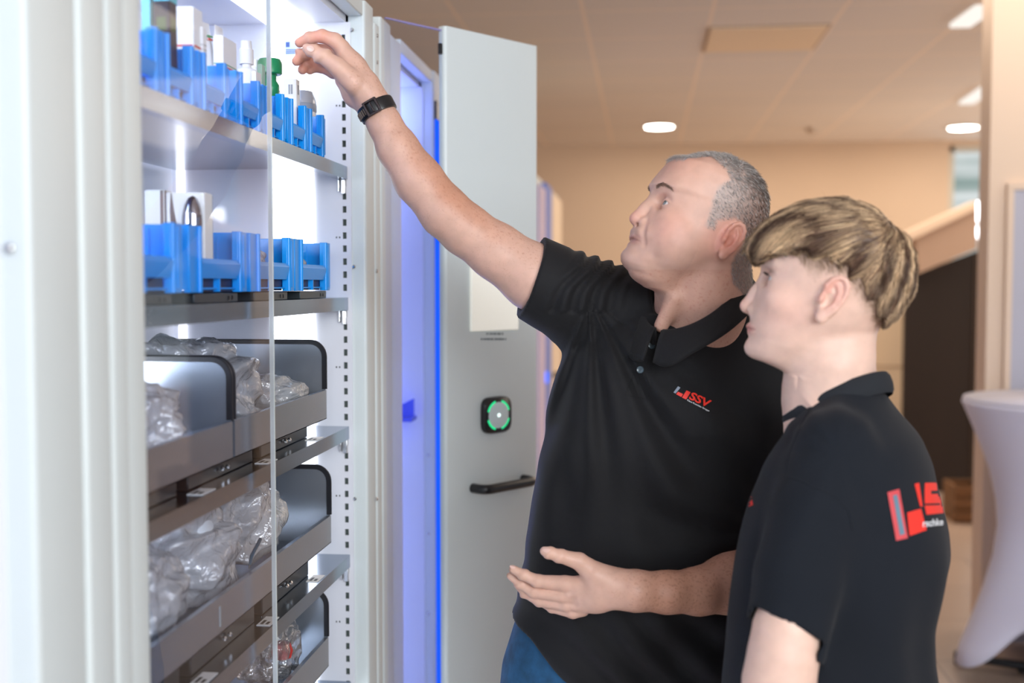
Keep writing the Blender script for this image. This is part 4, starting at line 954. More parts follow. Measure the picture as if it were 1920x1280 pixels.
MB().tube([(0, -.03, -.016), (0, -.022, -.004), (0, .022, .014)], [.0018, .003, .003], 10).build('pen_barrel', mat('teal_pen', srgb(24, 70, 92), .3), t, smooth=True)
MB().tube([(0, -.033, -.022), (0, -.03, -.016)], [.001, .0018], 8).build('pen_tip', M['black'], t)
# ---------------------------------------------------------------- steel trays with black rubber edges
def tray(y0, y1, z0, fw, top, label, notch=None, group='steel trays'):
    t = thing('steel_tray', label, 'tray', (-.612, y0, z0), group); w = y1 - y0; f = fw - z0; h = top - z0; D_ = .30; T = .0015; R_ = .030
    MB().box(-D_, 0, 0, w, 0, T).box(-T, 0, 0, w, 0, f).box(-D_, -D_ + T, 0, w, T, f).box(-.008, -T, 0, w, f - T, f).build('tray_body', M['steel_tray'], t)
    for y in (0, w - T * 1.5):
        pr = [(-D_ + T, T), (-T, T), (-T, h - R_)] + [(-T - R_ + R_ * math.cos(a), h - R_ + R_ * math.sin(a)) for a in [math.pi / 2 * k / 8 for k in range(1, 9)]] + [(-D_ + T, h)]
        n = len(pr); v = [(x, yy, z) for yy in (y, y + T) for x, z in pr]
        MB().add(v, [tuple(range(n)), tuple(range(2 * n - 1, n - 1, -1))] + [(k, (k + 1) % n, n + (k + 1) % n, n + k) for k in range(n)]).build('side_divider', M['steel_tray'], t)
        pts = [(-T, f + .002), (-T, h - R_)] + [(-T - R_ + R_ * math.cos(a), h - R_ + R_ * math.sin(a)) for a in [math.pi / 2 * k / 8 for k in range(1, 9)]] + [(-D_ + T, h)]
        mb = MB(); V_ = []; yc = y + T / 2
        for i, (x, z) in enumerate(pts):
            a = pts[max(i - 1, 0)]; b = pts[min(i + 1, len(pts) - 1)]; d = Vector((b[0] - a[0], 0, b[1] - a[1])).normalized(); nn = Vector((d.z, 0, -d.x)); 
            for sgn, q in ((-1, -.006), (-1, .0015), (-.4, .0032), (.4, .0032), (1, .0015), (1, -.006)): V_.append(Vector((x, yc + sgn * .0036, z)) + nn * q)
        mb.add(V_, [(i * 6 + j, i * 6 + (j + 1) % 6, (i + 1) * 6 + (j + 1) % 6, (i + 1) * 6 + j) for i in range(len(pts) - 1) for j in range(6)] + [tuple(range(6)), tuple((len(pts) - 1) * 6 + k for k in range(5, -1, -1))])
        mb.build('rubber_edge', M['rubber'], t, smooth=True)
    if notch: MB().box(.0, .0008, notch - .002, notch + .002, f * .2, f * .75).build('slot', mat('slot_shine', srgb(150, 160, 165), .3), t)
    return t
tray(1.200, 1.640, 1.289, 1.345, 1.440, 'near steel tray on the third shelf with black rubber-edged divider')
tray(1.650, 2.150, 1.289, 1.345, 1.440, 'far steel tray on the third shelf, large bag in it')
tray(1.200, 2.175, 1.040, 1.094, 1.192, 'long steel tray on the fourth shelf full of clear bags', notch=.38)
tray(1.200, 2.150, .800, .858, .951, 'lowest visible steel tray, holding the bag with the red item')
# ---------------------------------------------------------------- older man
HMM = .0020     # mesh cell size
fabric_black = mat('black_pique_cotton', srgb(19, 19, 22), .74, spec=.3, sheen=.06, bump=(900, .35, .0008), noise=(5, .10))
fabric_tee = mat('black_jersey_cotton', srgb(25, 29, 36), .88, spec=.18, sheen=.05, bump=(700, .3, .0006), noise=(4, .08))
denim = mat('blue_denim', srgb(22, 74, 110), .8, noise=(38, .35), bump=(600, .4, .001))
logo_red = mat('logo_red', srgb(240, 50, 36), .55); logo_white = mat('logo_white', srgb(225, 228, 232), .6); logo_grey = mat('logo_grey', srgb(140, 150, 165), .6)
man = thing('person', 'grey-haired man in a black polo shirt reaching his right arm into the cabinet', 'person', (PY(1250, 1200, 2.05).x, 2.05, 0))
hA = Head((1310, 450), 1.93, 18, 20, 1.07)
def buildA():
    hd = hA
    prof = [(1262, 297), (1244, 316), (1228, 335), (1222, 345), (1225, 356), (1220, 372), (1212, 395), (1197, 418), (1186, 430), (1185, 440), (1186, 446), (1184, 456), (1178, 467), (1169, 477), (1167, 489), (1174, 500), (1187, 511), (1213, 530)]
    front = head_profile(hd, prof, 0)
    front = [p for p in front if p[0] > -.086] + [(.118, .070), (.132, .048), (.141, .025), (.1465, .004), (-.088, .085), (-.094, .05)]
    back = [(.1465, -.002), (.143, -.022), (.135, -.045), (.12, -.068), (.10, -.085), (.08, -.094), (.06, -.0985), (.04, -.0985), (.02, -.095), (0, -.086), (-.02, -.07), (-.035, -.03), (-.06, -.01), (-.094, .02)]
    width = [(-.094, .018), (-.088, .030), (-.078, .043), (-.065, .053), (-.05, .060), (-.03, .066), (-.01, .070), (.015, .073), (.04, .076), (.06, .079), (.08, .080), (.10, .077), (.12, .066), (.135, .046), (.143, .026), (.1465, .006)]
    F = Field(); add_head(F, hd, front, back, width)
    # neck
    F.chain([PY(1325, 470, 1.95), PY(1318, 540, 1.965), PY(1310, 605, 2.01), PY(1300, 660, 2.06)], [.074, .0775, .078, .066], .018)
    F.chain([PY(1262, 560, 1.90), PY(1240, 610, 1.92)], [.012, .012], .02)
    q = lambda px, py, l: (lambda a: (float(a[0]), float(a[2])))(hd.px(px, py, l))
    nose = [q(1222, 362, 0), q(1202, 386, 0), q(1182, 405, 0), q(1191, 421, 0)]
    lipU = q(1180, 441, 0); lipL = q(1177, 456, 0); mouth = q(1183, 448, 0)
    ee = q(1246, 381, .034); eye = (ee[0] - .0100, ee[1]); br = q(1228, 346, .0); brow = (br[0], br[1])
    face_features(F, hd, nose, lipU, lipL, (mouth[0], mouth[1]), eye, brow, 1.07, lip=.72, lidr=.0046, drop=.003, pk=.45)
    # cheek fold beside the nose and mouth
    for sd in (1, -1):
        a = hd.px(1217, 415, .03); b = hd.px(1222, 440, .036); c = hd.px(1216, 462, .034)
        F.chain([hd.w(hd.fs(l_, u_) + .0012, sd * l_, u_) for l_, u_ in ((.025, a[2]), (.033, b[2]), (.036, c[2]))], [.0018, .0022, .0014], .008, 's')
        e = hd.px(1368, 450, .078); add_ear(F, hd, (e[0], .0765, e[2]), 6, 1.02, sd)
        F.ell(hd.w(.045, sd * .050, -.028), (hd.F, hd.L, hd.U), (.034, .018, .030), .02)
    F.ell(hd.w(.100, 0, -.066), (hd.F, hd.L, hd.U), (.014, .020, .013), .012)
    F.ell(hd.w(.055, 0, -.088), (hd.F, hd.L, hd.U), (.040, .036, .016), .02)
    # hidden torso, hips
    torso_op(F, [(620, 1140, 1420), (700, 1075, 1480), (860, 1045, 1475), (1040, 1020, 1460), (1230, 1005, 1445)], 2.06, .2, [(.9, .10), (1.2, .12), (1.4, .08), (1.5, .07)], k=.03)
    # raised right arm
    F.chain([PY(*p[:3]) for p in RA], [p[3] * p[2] / FPX for p in RA], .012)
    # lowered left arm
    F.chain([PY(*p[:3]) for p in LA], [p[3] * p[2] / FPX for p in LA], .012)
    hand(F, {
        'index': [(640, 88, 1.955, 15), (628, 76, 1.95, 14.5), (604, 67.5, 1.945, 12), (581, 71, 1.945, 11), (562, 80, 1.945, 9.5)],
        'thumb': [(664, 156, 1.935, 22), (634, 126, 1.925, 18), (604, 105, 1.92, 13.5), (586, 95, 1.92, 11.5), (576, 91, 1.92, 9.5)],
        'middle': [(644, 108, 1.97, 14), (618, 96, 1.975, 12.5), (589, 92, 1.975, 11), (567, 102, 1.97, 10.5), (556, 115, 1.965, 9)],
        'ring': [(642, 126, 1.985, 13), (618, 118, 1.99, 12), (592, 112, 1.99, 10.5), (573, 120, 1.985, 10), (567, 131, 1.98, 9)],
        'little': [(644, 142, 2.0, 12), (624, 136, 2.0, 11), (604, 127, 2.0, 9.5), (590, 126, 1.995, 9), (581, 132, 1.99, 8)]},
        [[(703, 196, 1.96, 28), (684, 162, 1.96, 27), (664, 128, 1.96, 23), (642, 92, 1.958, 16)],
         [(694, 200, 1.965, 24), (668, 176, 1.985, 24), (646, 150, 1.995, 18)], [(690, 178, 1.95, 22), (662, 152, 1.94, 22)], [(655, 120, 1.97, 22), (640, 128, 1.985, 16)]])
    hand(F, {
        'thumb': [(1118, 1078, 1.795, 24), (1086, 1052, 1.785, 16.5), (1050, 1042, 1.775, 12.5), (1030, 1036, 1.772, 11), (1021, 1033, 1.772, 9)],
        'index': [(1084, 1098, 1.80, 18), (1060, 1094, 1.80, 15.5), (1008, 1089, 1.80, 12), (981, 1077, 1.80, 10), (962, 1067, 1.80, 8)],
        'middle': [(1080, 1116, 1.805, 17), (1056, 1116, 1.805, 14), (1001, 1109, 1.812, 11.5), (976, 1094, 1.815, 9.5), (957, 1079, 1.815, 7.5)],
        'ring': [(1084, 1130, 1.81, 16), (1062, 1133, 1.81, 13.5), (1012, 1126, 1.822, 11), (986, 1112, 1.825, 9), (970, 1096, 1.825, 7.5)],
        'little': [(1092, 1142, 1.815, 14), (1074, 1147, 1.815, 12.5), (1036, 1139, 1.825, 9.5), (1012, 1126, 1.83, 8.5), (998, 1112, 1.83, 7)]},
        [[(1160, 1098, 1.80, 28), (1125, 1092, 1.80, 26), (1086, 1098, 1.80, 19)], [(1160, 1112, 1.80, 28), (1120, 1122, 1.805, 25), (1088, 1136, 1.812, 15)], [(1150, 1090, 1.795, 24), (1118, 1076, 1.79, 23)], [(1120, 1110, 1.80, 27), (1095, 1118, 1.805, 22)]])
    # gentle veins and tendons on the lower hand
    for ch in ([(1150, 1118, 1.79), (1115, 1124, 1.787), (1078, 1140, 1.80)], [(1150, 1108, 1.788), (1110, 1110, 1.783), (1066, 1115, 1.793)]):
        F.chain([PY(*c) for c in ch], [.0035, .003, .003], .006)
    lo = (-.68, 1.60, .62); hi = (.52, 2.42, 2.03)
    V, Q = F.mesh(lo, hi, HMM); V = relax(V, Q, 1)
    # ----- colour of the skin
    SP = speckle(V, Q, 4, 1)
    L = hd.loc(V.astype(f32)); f, l, u = L[:, 0], L[:, 1], L[:, 2]; inh = (np.abs(l) < .10) & (u > -.12) & (u < .17) & (f > -.14) & (f < .15)
    base = np.tile(lin(214, 172, 153), (len(V), 1)); blotch = (vnoise(V, 55, 1) * .5 + vnoise(V, 150, 2) * .5)[:, None]
    base = base * (1 + .10 * blotch)
    def mixc(m, c): 
        nonlocal base
        m = np.clip(m, 0, 1)[:, None]; base = base * (1 - m) + c * m
    def blob(c, r): return np.exp(-((f - c[0]) ** 2 + (np.abs(l) - c[1]) ** 2 + (u - c[2]) ** 2) / r ** 2) * inh
    pink = lin(214, 130, 116); 
    e = hd.px(1368, 450, .078); mixc(blob((e[0], .085, e[2]), .034) * .62 * (f < .03), lin(214, 122, 104))
    mixc(blob((nose[2][0], 0, nose[2][1]), .018) * .35, pink); mixc(blob((.07, .06, -.01), .035) * .28, pink); mixc(blob((.075, .03, .11), .04) * .35, lin(216, 146, 122))
    mixc(sstep(.0, -.05, u) * inh * .18 * (f > .02), lin(150, 120, 108))
    # lips
    lm = np.exp(-((u - mouth[1]) / .0085) ** 4) * np.exp(-(l / .026) ** 4) * (f > mouth[0] - .024) * inh; mixc(lm * .5, lin(182, 112, 102))
    # neck sun freckles
    nk = inh * 0 + ((V[:, 2] < hd.O.z - .05) & (V[:, 2] > 1.40) & (V[:, 0] > -.02) & (V[:, 0] < .22) & (V[:, 1] < 2.1)); mixc(nk * np.clip(SP * .8 - .7, 0, 1) * .35, lin(176, 100, 80)); mixc(nk * .22, lin(186, 124, 98))
    # arms: tanned outer side with freckles
    arm = (V[:, 2] > 1.45) & (V[:, 0] < -.16) | (V[:, 2] < 1.2)
    T = (V - np.array(PY(705, 205, 1.96))); along = np.clip((V[:, 0] + .46) / .3, 0, 1)
    wr = sstep(1.0, 0, np.clip(np.abs((V[:, 0] + .33) / .14), 0, 1))
    up = sstep(-.01, .035, (V[:, 2] - np.interp(V[:, 0], *ARMZ)))
    mixc(arm * (V[:, 2] > 1.4) * up * wr * .55, lin(186, 120, 84)); mixc(arm * np.clip(SP * .8 - .6, 0, 1) * (up * .25 + .06) * (V[:, 0] > -.50), lin(160, 96, 66))
    fa = (V[:, 2] < 1.2) * sstep(-.06, .04, V[:, 0]); mixc(fa * .50, lin(176, 112, 78)); mixc(fa * np.clip(SP * .8 - .5, 0, 1) * .4, lin(120, 74, 50))
    ft = np.zeros(len(V))
    for p in ((553, 112, 1.965), (562, 80, 1.945), (567, 131, 1.98), (604, 127, 2.0), (600, 72, 1.945), (590, 115, 1.98)):
        ft = np.maximum(ft, np.exp(-(np.linalg.norm(V - np.array(PY(*p)), axis=1) / .022) ** 2))
    mixc(ft * .5, lin(224, 128, 104))
    # hair mask, scalp shade
    W_ = lambda px, py: (lambda a: (float(a[0]), float(a[2])))(hd.px(px, py, .07))
    side = [W_(1345, 285), W_(1362, 316), W_(1366, 338), W_(1345, 350), W_(1334, 372), W_(1331, 396), W_(1322, 424), W_(1336, 430), W_(1342, 412), W_(1378, 408), W_(1400, 425), W_(1397, 455), W_(1381, 480), W_(1378, 505), W_(1383, 530), W_(1420, 560), W_(1500, 450), W_(1480, 300), W_(1400, 240)]
    hm = poly_in(f, u, side) & inh
    hf = W_(1262, 292)[0]
    top = (np.abs(l) < .040 + .012 * vnoise(V, 90, 3)) & (u > .105) & (f < hf + .0 + .01 * vnoise(V, 120, 4)) & inh
    hm = (hm | top) & ~((np.abs(l) > .082) & (u < .06))
    ear = (np.abs(l) > .0805) & (u < .05) & (u > -.05); hm &= ~ear
    hmf = hm.astype(float); E_ = Q
    for _ in range(3):
        s = np.zeros(len(V)); c = np.zeros(len(V))
        for i in range(4): a, b = Q[:, i], Q[:, (i + 1) % 4]; s += np.bincount(a, weights=hmf[b], minlength=len(V)); c += np.bincount(a, minlength=len(V))
        hmf = s / np.maximum(c, 1)
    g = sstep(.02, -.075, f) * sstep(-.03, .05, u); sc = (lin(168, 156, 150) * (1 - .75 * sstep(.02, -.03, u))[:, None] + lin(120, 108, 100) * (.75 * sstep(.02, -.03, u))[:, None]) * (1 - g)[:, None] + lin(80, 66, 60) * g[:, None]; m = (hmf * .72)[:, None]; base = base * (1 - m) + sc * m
    body = np_object('body', V, Q, M['skin_a'], man, np.clip(base, 0, 1), loc=man.location)
    # short hair
    rs = np.random.RandomState(5); N = surf_normals(V, Q); idx = np.nonzero(hmf > .35)[0]; nS = 15000
    pick = rs.choice(idx, nS); P = V[pick] + rs.normal(size=(nS, 3)) * .0008; Nn = N[pick]
    fF, lL, uU = np.array(list(hd.F)), np.array(list(hd.L)), np.array(list(hd.U)); Lp = hd.loc(P.astype(f32))
    flow = -fF * .75 + uU * (-.35 - .5 * sstep(.05, -.08, Lp[:, 0]))[:, None] * 1 + rs.normal(size=(nS, 3)) * .30
    fr = (Lp[:, 0] > -.01) & (Lp[:, 2] > .11); flow[fr] += fF * 1.1 + rs.normal(size=(fr.sum(), 3)) * .5
    flow -= Nn * (flow * Nn).sum(1)[:, None]; flow /= np.linalg.norm(flow, axis=1)[:, None] + 1e-9
    topz = sstep(.07, .13, Lp[:, 2]); ln = (.0045 + .0055 * topz) * rs.uniform(.7, 1.3, nS)
    t = np.linspace(0, 1, 4); lift = (.30 + .45 * topz)
    paths = P[:, None] + (flow[:, None] * t[None, :, None] + Nn[:, None] * (lift[:, None] * (t - .35 * t * t)[None])[..., None]) * ln[:, None, None]
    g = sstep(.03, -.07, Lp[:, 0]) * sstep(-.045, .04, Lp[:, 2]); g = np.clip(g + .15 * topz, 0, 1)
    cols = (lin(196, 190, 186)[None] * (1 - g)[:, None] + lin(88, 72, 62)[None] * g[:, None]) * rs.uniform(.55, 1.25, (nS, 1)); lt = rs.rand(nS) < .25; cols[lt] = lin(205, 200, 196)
    strands('hair', None, paths - np.array(man.location), rs.uniform(.00022, .00036, nS), np.clip(cols, 0, 1), M['hair_a'], man)
    # eyebrows
    bp = []; bc = []
    for sd in (1, -1):
        for i in range(360):
            s = rs.rand() ** .9; a = hd.px(1236 + 42 * s, 352 - 4 * math.sin(s * 3.1) + 11 * s * s, .030 + .012 * s)
            o = hd.w(.2, sd * (.016 + .034 * s), a[2] + rs.normal() * .0013); bp.append((o, -hd.F, sd, s))
    bv = bvh_of(V, Q); pth = []
    for o, d, sd, s in bp:
        hit, nor, _, _ = bv.ray_cast(Vector([float(x) for x in o]), d)
        if hit is None: continue
        fl = (hd.L * sd * (.9) + hd.U * (.5 - .9 * s) - hd.F * .5 + Vector(rs.normal(size=3) * .2)); fl = (fl - nor * fl.dot(nor)).normalized(); L_ = .006 * rs.uniform(.6, 1.2)
        pth.append([hit + (fl * t_ + nor * .35 * t_) * L_ for t_ in (0, .4, .75, 1)])
    pth = np.array([[list(x) for x in p] for p in pth]); strands('eyebrow', None, pth - np.array(man.location), np.full(len(pth), .00016), lin(150, 122, 104)[None] * rs.uniform(.6, 1.3, (len(pth), 1)), M['hair_a'], man)
    # fine hair on both forearms
    fa_ = ((V[:, 2] < 1.25) & (V[:, 0] > -.045) & (V[:, 0] < .17)) | ((V[:, 2] > 1.55) & (V[:, 0] < -.20) & (V[:, 0] > -.455)); ix = np.nonzero(fa_)[0]; nH = 5200; pk = rs.choice(ix, nH); P = V[pk]; Nn = N[pk]
    low_ = P[:, 2] < 1.3; dirr = np.where(low_[:, None], np.array([[-.55, 0, -.6]]), np.array([[-.3, 0, -.3]])) + rs.normal(size=(nH, 3)) * .35; dirr -= Nn * (dirr * Nn).sum(1)[:, None]; dirr /= np.linalg.norm(dirr, axis=1)[:, None] + 1e-9
    t = np.linspace(0, 1, 4); ln = rs.uniform(.003, .0065, nH); paths = P[:, None] + (dirr[:, None] * t[None, :, None] + Nn[:, None] * (.45 * t - .2 * t * t)[None, :, None]) * ln[:, None, None]
    cl = (lin(168, 112, 76)[None] * rs.uniform(.7, 1.3, (nH, 1)))
    strands('arm_hair', None, paths - np.array(man.location), np.full(nH, .00008), cl, M['hair_a'], man)
    # eyes
    em = len(COL.objects)
    eyeballs(hd, man, eye, 1.07, (.86, .16, .16), M['iris_grey'])
    for o in bpy.data.objects:
        if o.name.startswith('eye') and o.parent == man and o.type == 'MESH' and not o.name.startswith('eyebrow'): o.location = -man.location
    # thumb nail and finger nails
    nm = mat('finger_nail', srgb(226, 186, 172), .25, coat=.3)
    for (px, py, dx, dy, w_) in ((582, 91, -.93, -.38, 6.5), (1024, 1030, -.97, -.25, 6), (961, 1062, -.88, -.47, 4.5)):
        R = ray(px, py); hit, nor, _, _ = bv.ray_cast(Vector((0, 0, H)), R.normalized())
        if hit is None: continue
        d = (RT * dx - UP * dy); d = (d - nor * d.dot(nor)).normalized(); s_ = nor.cross(d); k_ = hit.y / FPX; mb = MB(); rings = []
        for ri, hh in ((1, -.0004), (.9, .0006), (.5, .0011), (.01, .0013)):
            rings.append([hit + d * (w_ * 1.35 * k_ * ri * math.cos(a)) + s_ * (w_ * k_ * ri * math.sin(a)) + nor * (hh - abs(math.sin(a)) * ri * .0009) for a in [2 * math.pi * j / 16 for j in range(16)]])
        mb.add([p for r_ in rings for p in r_], [(i * 16 + j, i * 16 + (j + 1) % 16, (i + 1) * 16 + (j + 1) % 16, (i + 1) * 16 + j) for i in range(3) for j in range(16)])
        mb.build('finger_nail', nm, man, loc=man.location, smooth=True)
    return V, Q
M['hair_a'] = hair_mat('short_grey_hair')
RA = [(699, 190, 1.96, 28), (710, 212, 1.96, 28), (722, 234, 1.96, 31), (745, 277, 1.96, 38), (785, 337, 1.965, 45), (835, 398, 1.97, 47), (872, 430, 1.98, 48), (930, 471, 1.99, 52), (1000, 519, 2.0, 61), (1090, 575, 2.04, 64)]
LA = [(1152, 1102, 1.80, 33), (1190, 1107, 1.80, 37), (1250, 1110, 1.82, 38), (1310, 1108, 1.85, 43), (1370, 1094, 1.88, 55), (1440, 1075, 1.93, 60), (1475, 960, 2.0, 62), (1475, 800, 2.06, 66), (1440, 710, 2.07, 66)]
_a = [PY(*p[:3]) for p in RA]; ARMZ = ([v.x for v in _a], [v.z for v in _a])
bvA_body = buildA()
# ----- polo shirt
C0 = PY(1300, 572, 1.975); E1 = PY(1234, 628, 1.895) - C0; E2 = PY(1372, 584, 1.905) - C0
def buildShirtA():
    F = Field()
    rows = [(590, 1170, 1410), (620, 1105, 1465), (660, 1062, 1495), (700, 1049, 1512), (760, 1038, 1518), (860, 1014, 1508), (960, 1000, 1498), (1040, 987, 1492), (1100, 972, 1488), (1160, 965, 1482), (1230, 975, 1476), (1300, 985, 1470), (1350, 990, 1468)]
    torso_op(F, rows, 2.05, .22, [(.75, .150), (.95, .165), (1.1, .160), (1.3, .150), (1.42, .125), (1.52, .10)], n=2.3, k=.02)
    c = lambda L_: F.chain([PY(*p[:3]) for p in L_], [p[3] * p[2] / FPX for p in L_], .03)
    c([(940, 486, 1.99, 66), (1000, 521, 2.0, 70), (1060, 552, 2.02, 76), (1120, 590, 2.05, 86), (1180, 650, 2.06, 90)])
    c([(1110, 556, 2.04, 62), (1200, 575, 2.04, 58), (1300, 590, 2.02, 66), (1380, 620, 2.04, 62), (1450, 690, 2.07, 74)])
    c([(1440, 700, 2.07, 80), (1478, 790, 2.06, 84), (1482, 900, 2.03, 84), (1478, 1000, 2.0, 80)])
    # sleeve opening of the raised arm
    p0 = np.array(PY(996, 519, 2.0), f32); ax = np.array(PY(940, 478, 1.99) - PY(1060, 556, 2.02), f32); ax /= np.linalg.norm(ax)
    ax2 = ax + np.array((-.12, 0, -.22), f32); ax2 /= np.linalg.norm(ax2)
    F.op(lambda P: (P - p0) @ ax2, p0, 3, 'i', .002)
    F.cone(p0 + ax * .05, p0 - ax * .012, .0575, .0575, .002, 's')
    p1 = np.array(PY(1478, 975, 2.0), f32)
    def hole(P): return np.maximum(np.linalg.norm((P - p1)[:, :2], axis=1) - .067, P[:, 2] - p1[2] - .02)
    F.op(lambda P: np.where((P[:, 0] > p1[0] - .1) & (np.linalg.norm((P - p1)[:, :2], axis=1) < .12), -1, -1) * 1.0, p1, .001, 'i', 0)
    # hem: rises over the belly on the picture's left
    hx = np.array([PY(a, b, 2.0).x for a, b in ((955, 1150), (965, 1158), (1000, 1192), (1055, 1238), (1110, 1282), (1170, 1310), (1500, 1330))]); hz = np.array([PY(a, b, 1.95).z for a, b in ((955, 1150), (965, 1158), (1000, 1192), (1055, 1238), (1110, 1282), (1170, 1310), (1500, 1330))])
    F.op(lambda P: (np.interp(P[:, 0], hx, hz) + .010 * np.sin(P[:, 0] * 60) - P[:, 2]) * .8, (0, 2, 1), 3, 'i', .003)
    # neck opening
    Cn = np.array(C0, f32); Nn_ = np.array(E1.cross(E2).normalized() * (1 if E1.cross(E2).z > 0 else -1), f32)
    def neckcut(P):
        h = (P - Cn) @ Nn_; r_ = np.linalg.norm((P - Cn) - h[:, None] * Nn_, axis=1); return np.maximum(np.maximum(r_ - .070, -h + .004), h - .14)
    F.op(neckcut, Cn, .25, 's', .004)
    F.chain([PY(1240, 618, 1.90), PY(1231, 640, 1.885)], [.012, .005], .006, 's')
    # folds
    A = np.array(PY(1105, 560, 1.97), f32); Bp = np.array(PY(1440, 1000, 1.95), f32)
    def folds(P):
        d = P - A; r = np.sqrt(d[:, 0] ** 2 + d[:, 2] ** 2) + 1e-4; th = np.arctan2(d[:, 0], -d[:, 2]); s1 = np.sin(th * 17 + 2.2 * np.sin(r * 9)) + .5 * np.sin(th * 31 + 4 * r)
        w1 = np.exp(-((r - .22) / .20) ** 2) * sstep(-.9, -.1, th) * sstep(1.3, .5, th)
        e = P - Bp; r2 = np.sqrt(e[:, 0] ** 2 + e[:, 2] ** 2) + 1e-4; t2 = np.arctan2(-e[:, 0], e[:, 2]); s2 = np.sin(t2 * 11 + 5 * r2 + 1); w2 = np.exp(-((r2 - .25) / .18) ** 2)
        # sleeve creases run across the arm
        u = (P - p0) @ ax; s3 = np.sin(u * 230 + 9 * P[:, 2] * 3 + 2 * np.sin(P[:, 2] * 60)); w3 = sstep(-.02, -.06, u) * sstep(-.20, -.10, u) * (P[:, 0] < -.02) * (P[:, 2] > 1.50)
        low = np.sin((P[:, 0] * .75 + P[:, 2]) * 75 + 2.5 * np.sin(P[:, 0] * 14)) * sstep(1.12, .95, P[:, 2])
        return (-.0066 * s1 * w1 - .0058 * s2 * w2 - .0042 * s3 * w3 - .0046 * low - .0022 * vnoise(P, 32, 6)).astype(f32)
    F.op(folds, (0, 2, 1.2), 3, 'add', 0)
    V, Q = F.mesh((-.42, 1.76, .64), (.48, 2.36, 1.72), .0040); V = relax(V, Q, 2)
    o = np_object('polo_shirt', V, Q, fabric_black, man, loc=man.location); o['label'] = 'black polo shirt with red and white chest logo'
    return V, Q, o
VA, QA, shirtA = buildShirtA(); bvA = bvh_of(VA, QA)
zero = lambda o: setattr(o, 'location', -man.location) or o
# collar
mb = MB(); NC = 56; K = 7
for i in range(NC + 1):
    t = -math.pi + .12 + (2 * math.pi - .24) * i / NC; ph = t + math.pi   # ph runs 0..2pi from the front round the back
    ph = .10 + (2 * math.pi - .20) * i / NC
    rad = (E1 * math.cos(ph) + E2 * math.sin(ph)); o_ = rad.normalized(); fr = math.cos(ph); tip = math.exp(-((min(ph, 2 * math.pi - ph) - .35) / .30) ** 2)
    base = C0 + rad * .97; top = base + Vector((0, 0, .024 - .016 * max(0, fr)))
    wdt = .036 + .012 * tip
    row = [base + Vector((0, 0, -.02)), base + Vector((0, 0, .004)), top, top + o_ * .006 + Vector((0, 0, .001))]
    for j in range(1, 5): row.append(top + o_ * (.008 + wdt * .62 * j / 4) + Vector((0, 0, -.9 * wdt * (j / 4) ** 1.1)))
    mb.v += [tuple(x) for x in row]
R8 = 8
for i in range(NC):
    for j in range(R8 - 1): mb.f.append((i * R8 + j, i * R8 + j + 1, (i + 1) * R8 + j + 1, (i + 1) * R8 + j)); mb.mi.append(0)
co = mb.build('collar', fabric_black, man, loc=man.location, smooth=True, sharp=80)
sd_ = co.modifiers.new('thick', 'SOLIDIFY'); sd_.thickness = .0028; sd_.offset = 0
# placket, buttons
zero(decal('placket', [grid_poly([(1218, 634), (1250, 640), (1212, 748), (1172, 740)], 6, 14)], lambda x, y: (x, y), bvA, fabric_black, man, .0016))
bmt = mat('dark_grey_button', srgb(70, 86, 94), .3, coat=.4)
for px, py in ((1223, 647), (1201, 693)):
    hit, nor, _, _ = bvA.ray_cast(Vector((0, 0, H)), ray(px, py).normalized()); n = nor if nor.y < 0 else -nor; u = n.orthogonal().normalized(); w = n.cross(u); b_ = MB(); NN = 20; V_ = []
    for r_, h_ in ((.0062, 0), (.0062, .0022), (.0055, .0030), (.0044, .0024), (.0001, .0022)): V_ += [hit + n * (h_ + .0014) + u * (r_ * math.cos(2 * math.pi * k / NN)) + w * (r_ * math.sin(2 * math.pi * k / NN)) for k in range(NN)]
    b_.add(V_, [(i * NN + k, i * NN + (k + 1) % NN, (i + 1) * NN + (k + 1) % NN, (i + 1) * NN + k) for i in range(4) for k in range(NN)])
    bo = b_.build('button', bmt, man, loc=man.location, smooth=True)
    h_ = MB()
    for a in (45, 135, 225, 315): c_ = hit + n * .0038 + u * (.0018 * math.cos(math.radians(a))) + w * (.0018 * math.sin(math.radians(a))); h_.obox(c_, u, w, n, .0005, .0005, .0004)
    h_.build('thread_hole', M['dark'], bo, loc=man.location)
# chest logo
zl = lambda x, y: (1240 + x / 16, 710 + y / 16)
zero(decal('logo', [grid_poly([(445, 460), (500, 385), (655, 455), (600, 545)], 2, 3), grid_poly([(620, 560), (755, 345), (880, 400), (745, 620)], 3, 4)], zl, bvA, logo_red, man, .002))
zero(decal('logo', [grid_poly([(362, 408), (428, 440), (575, 262), (498, 222)], 2, 4)], zl, bvA, logo_grey, man, .002))
vs, fs = text_poly('SSV', 1, .03); w_ = max(v[0] for v in vs); h_ = max(v[1] for v in vs); zz_ = min(v[0] for v in vs)
vs = [(820 + 590 * (x - zz_) / (w_ - zz_) + 112 * y / h_, 590 + 272 * (x - zz_) / (w_ - zz_) - 205 * y / h_) for x, y in vs]
zero(decal('logo_letters', [(vs, fs)], zl, bvA, logo_red, man, .002))
vs, fs = text_poly('Klaus Kraschke Gruppe', 1, .02); w_ = max(v[0] for v in vs)
vs = [(770 + 665 * x / w_ + 22 * y, 650 + 335 * x / w_ - 62 * y) for x, y in vs]
zero(decal('logo_letters', [(vs, fs)], zl, bvA, logo_white, man, .002))
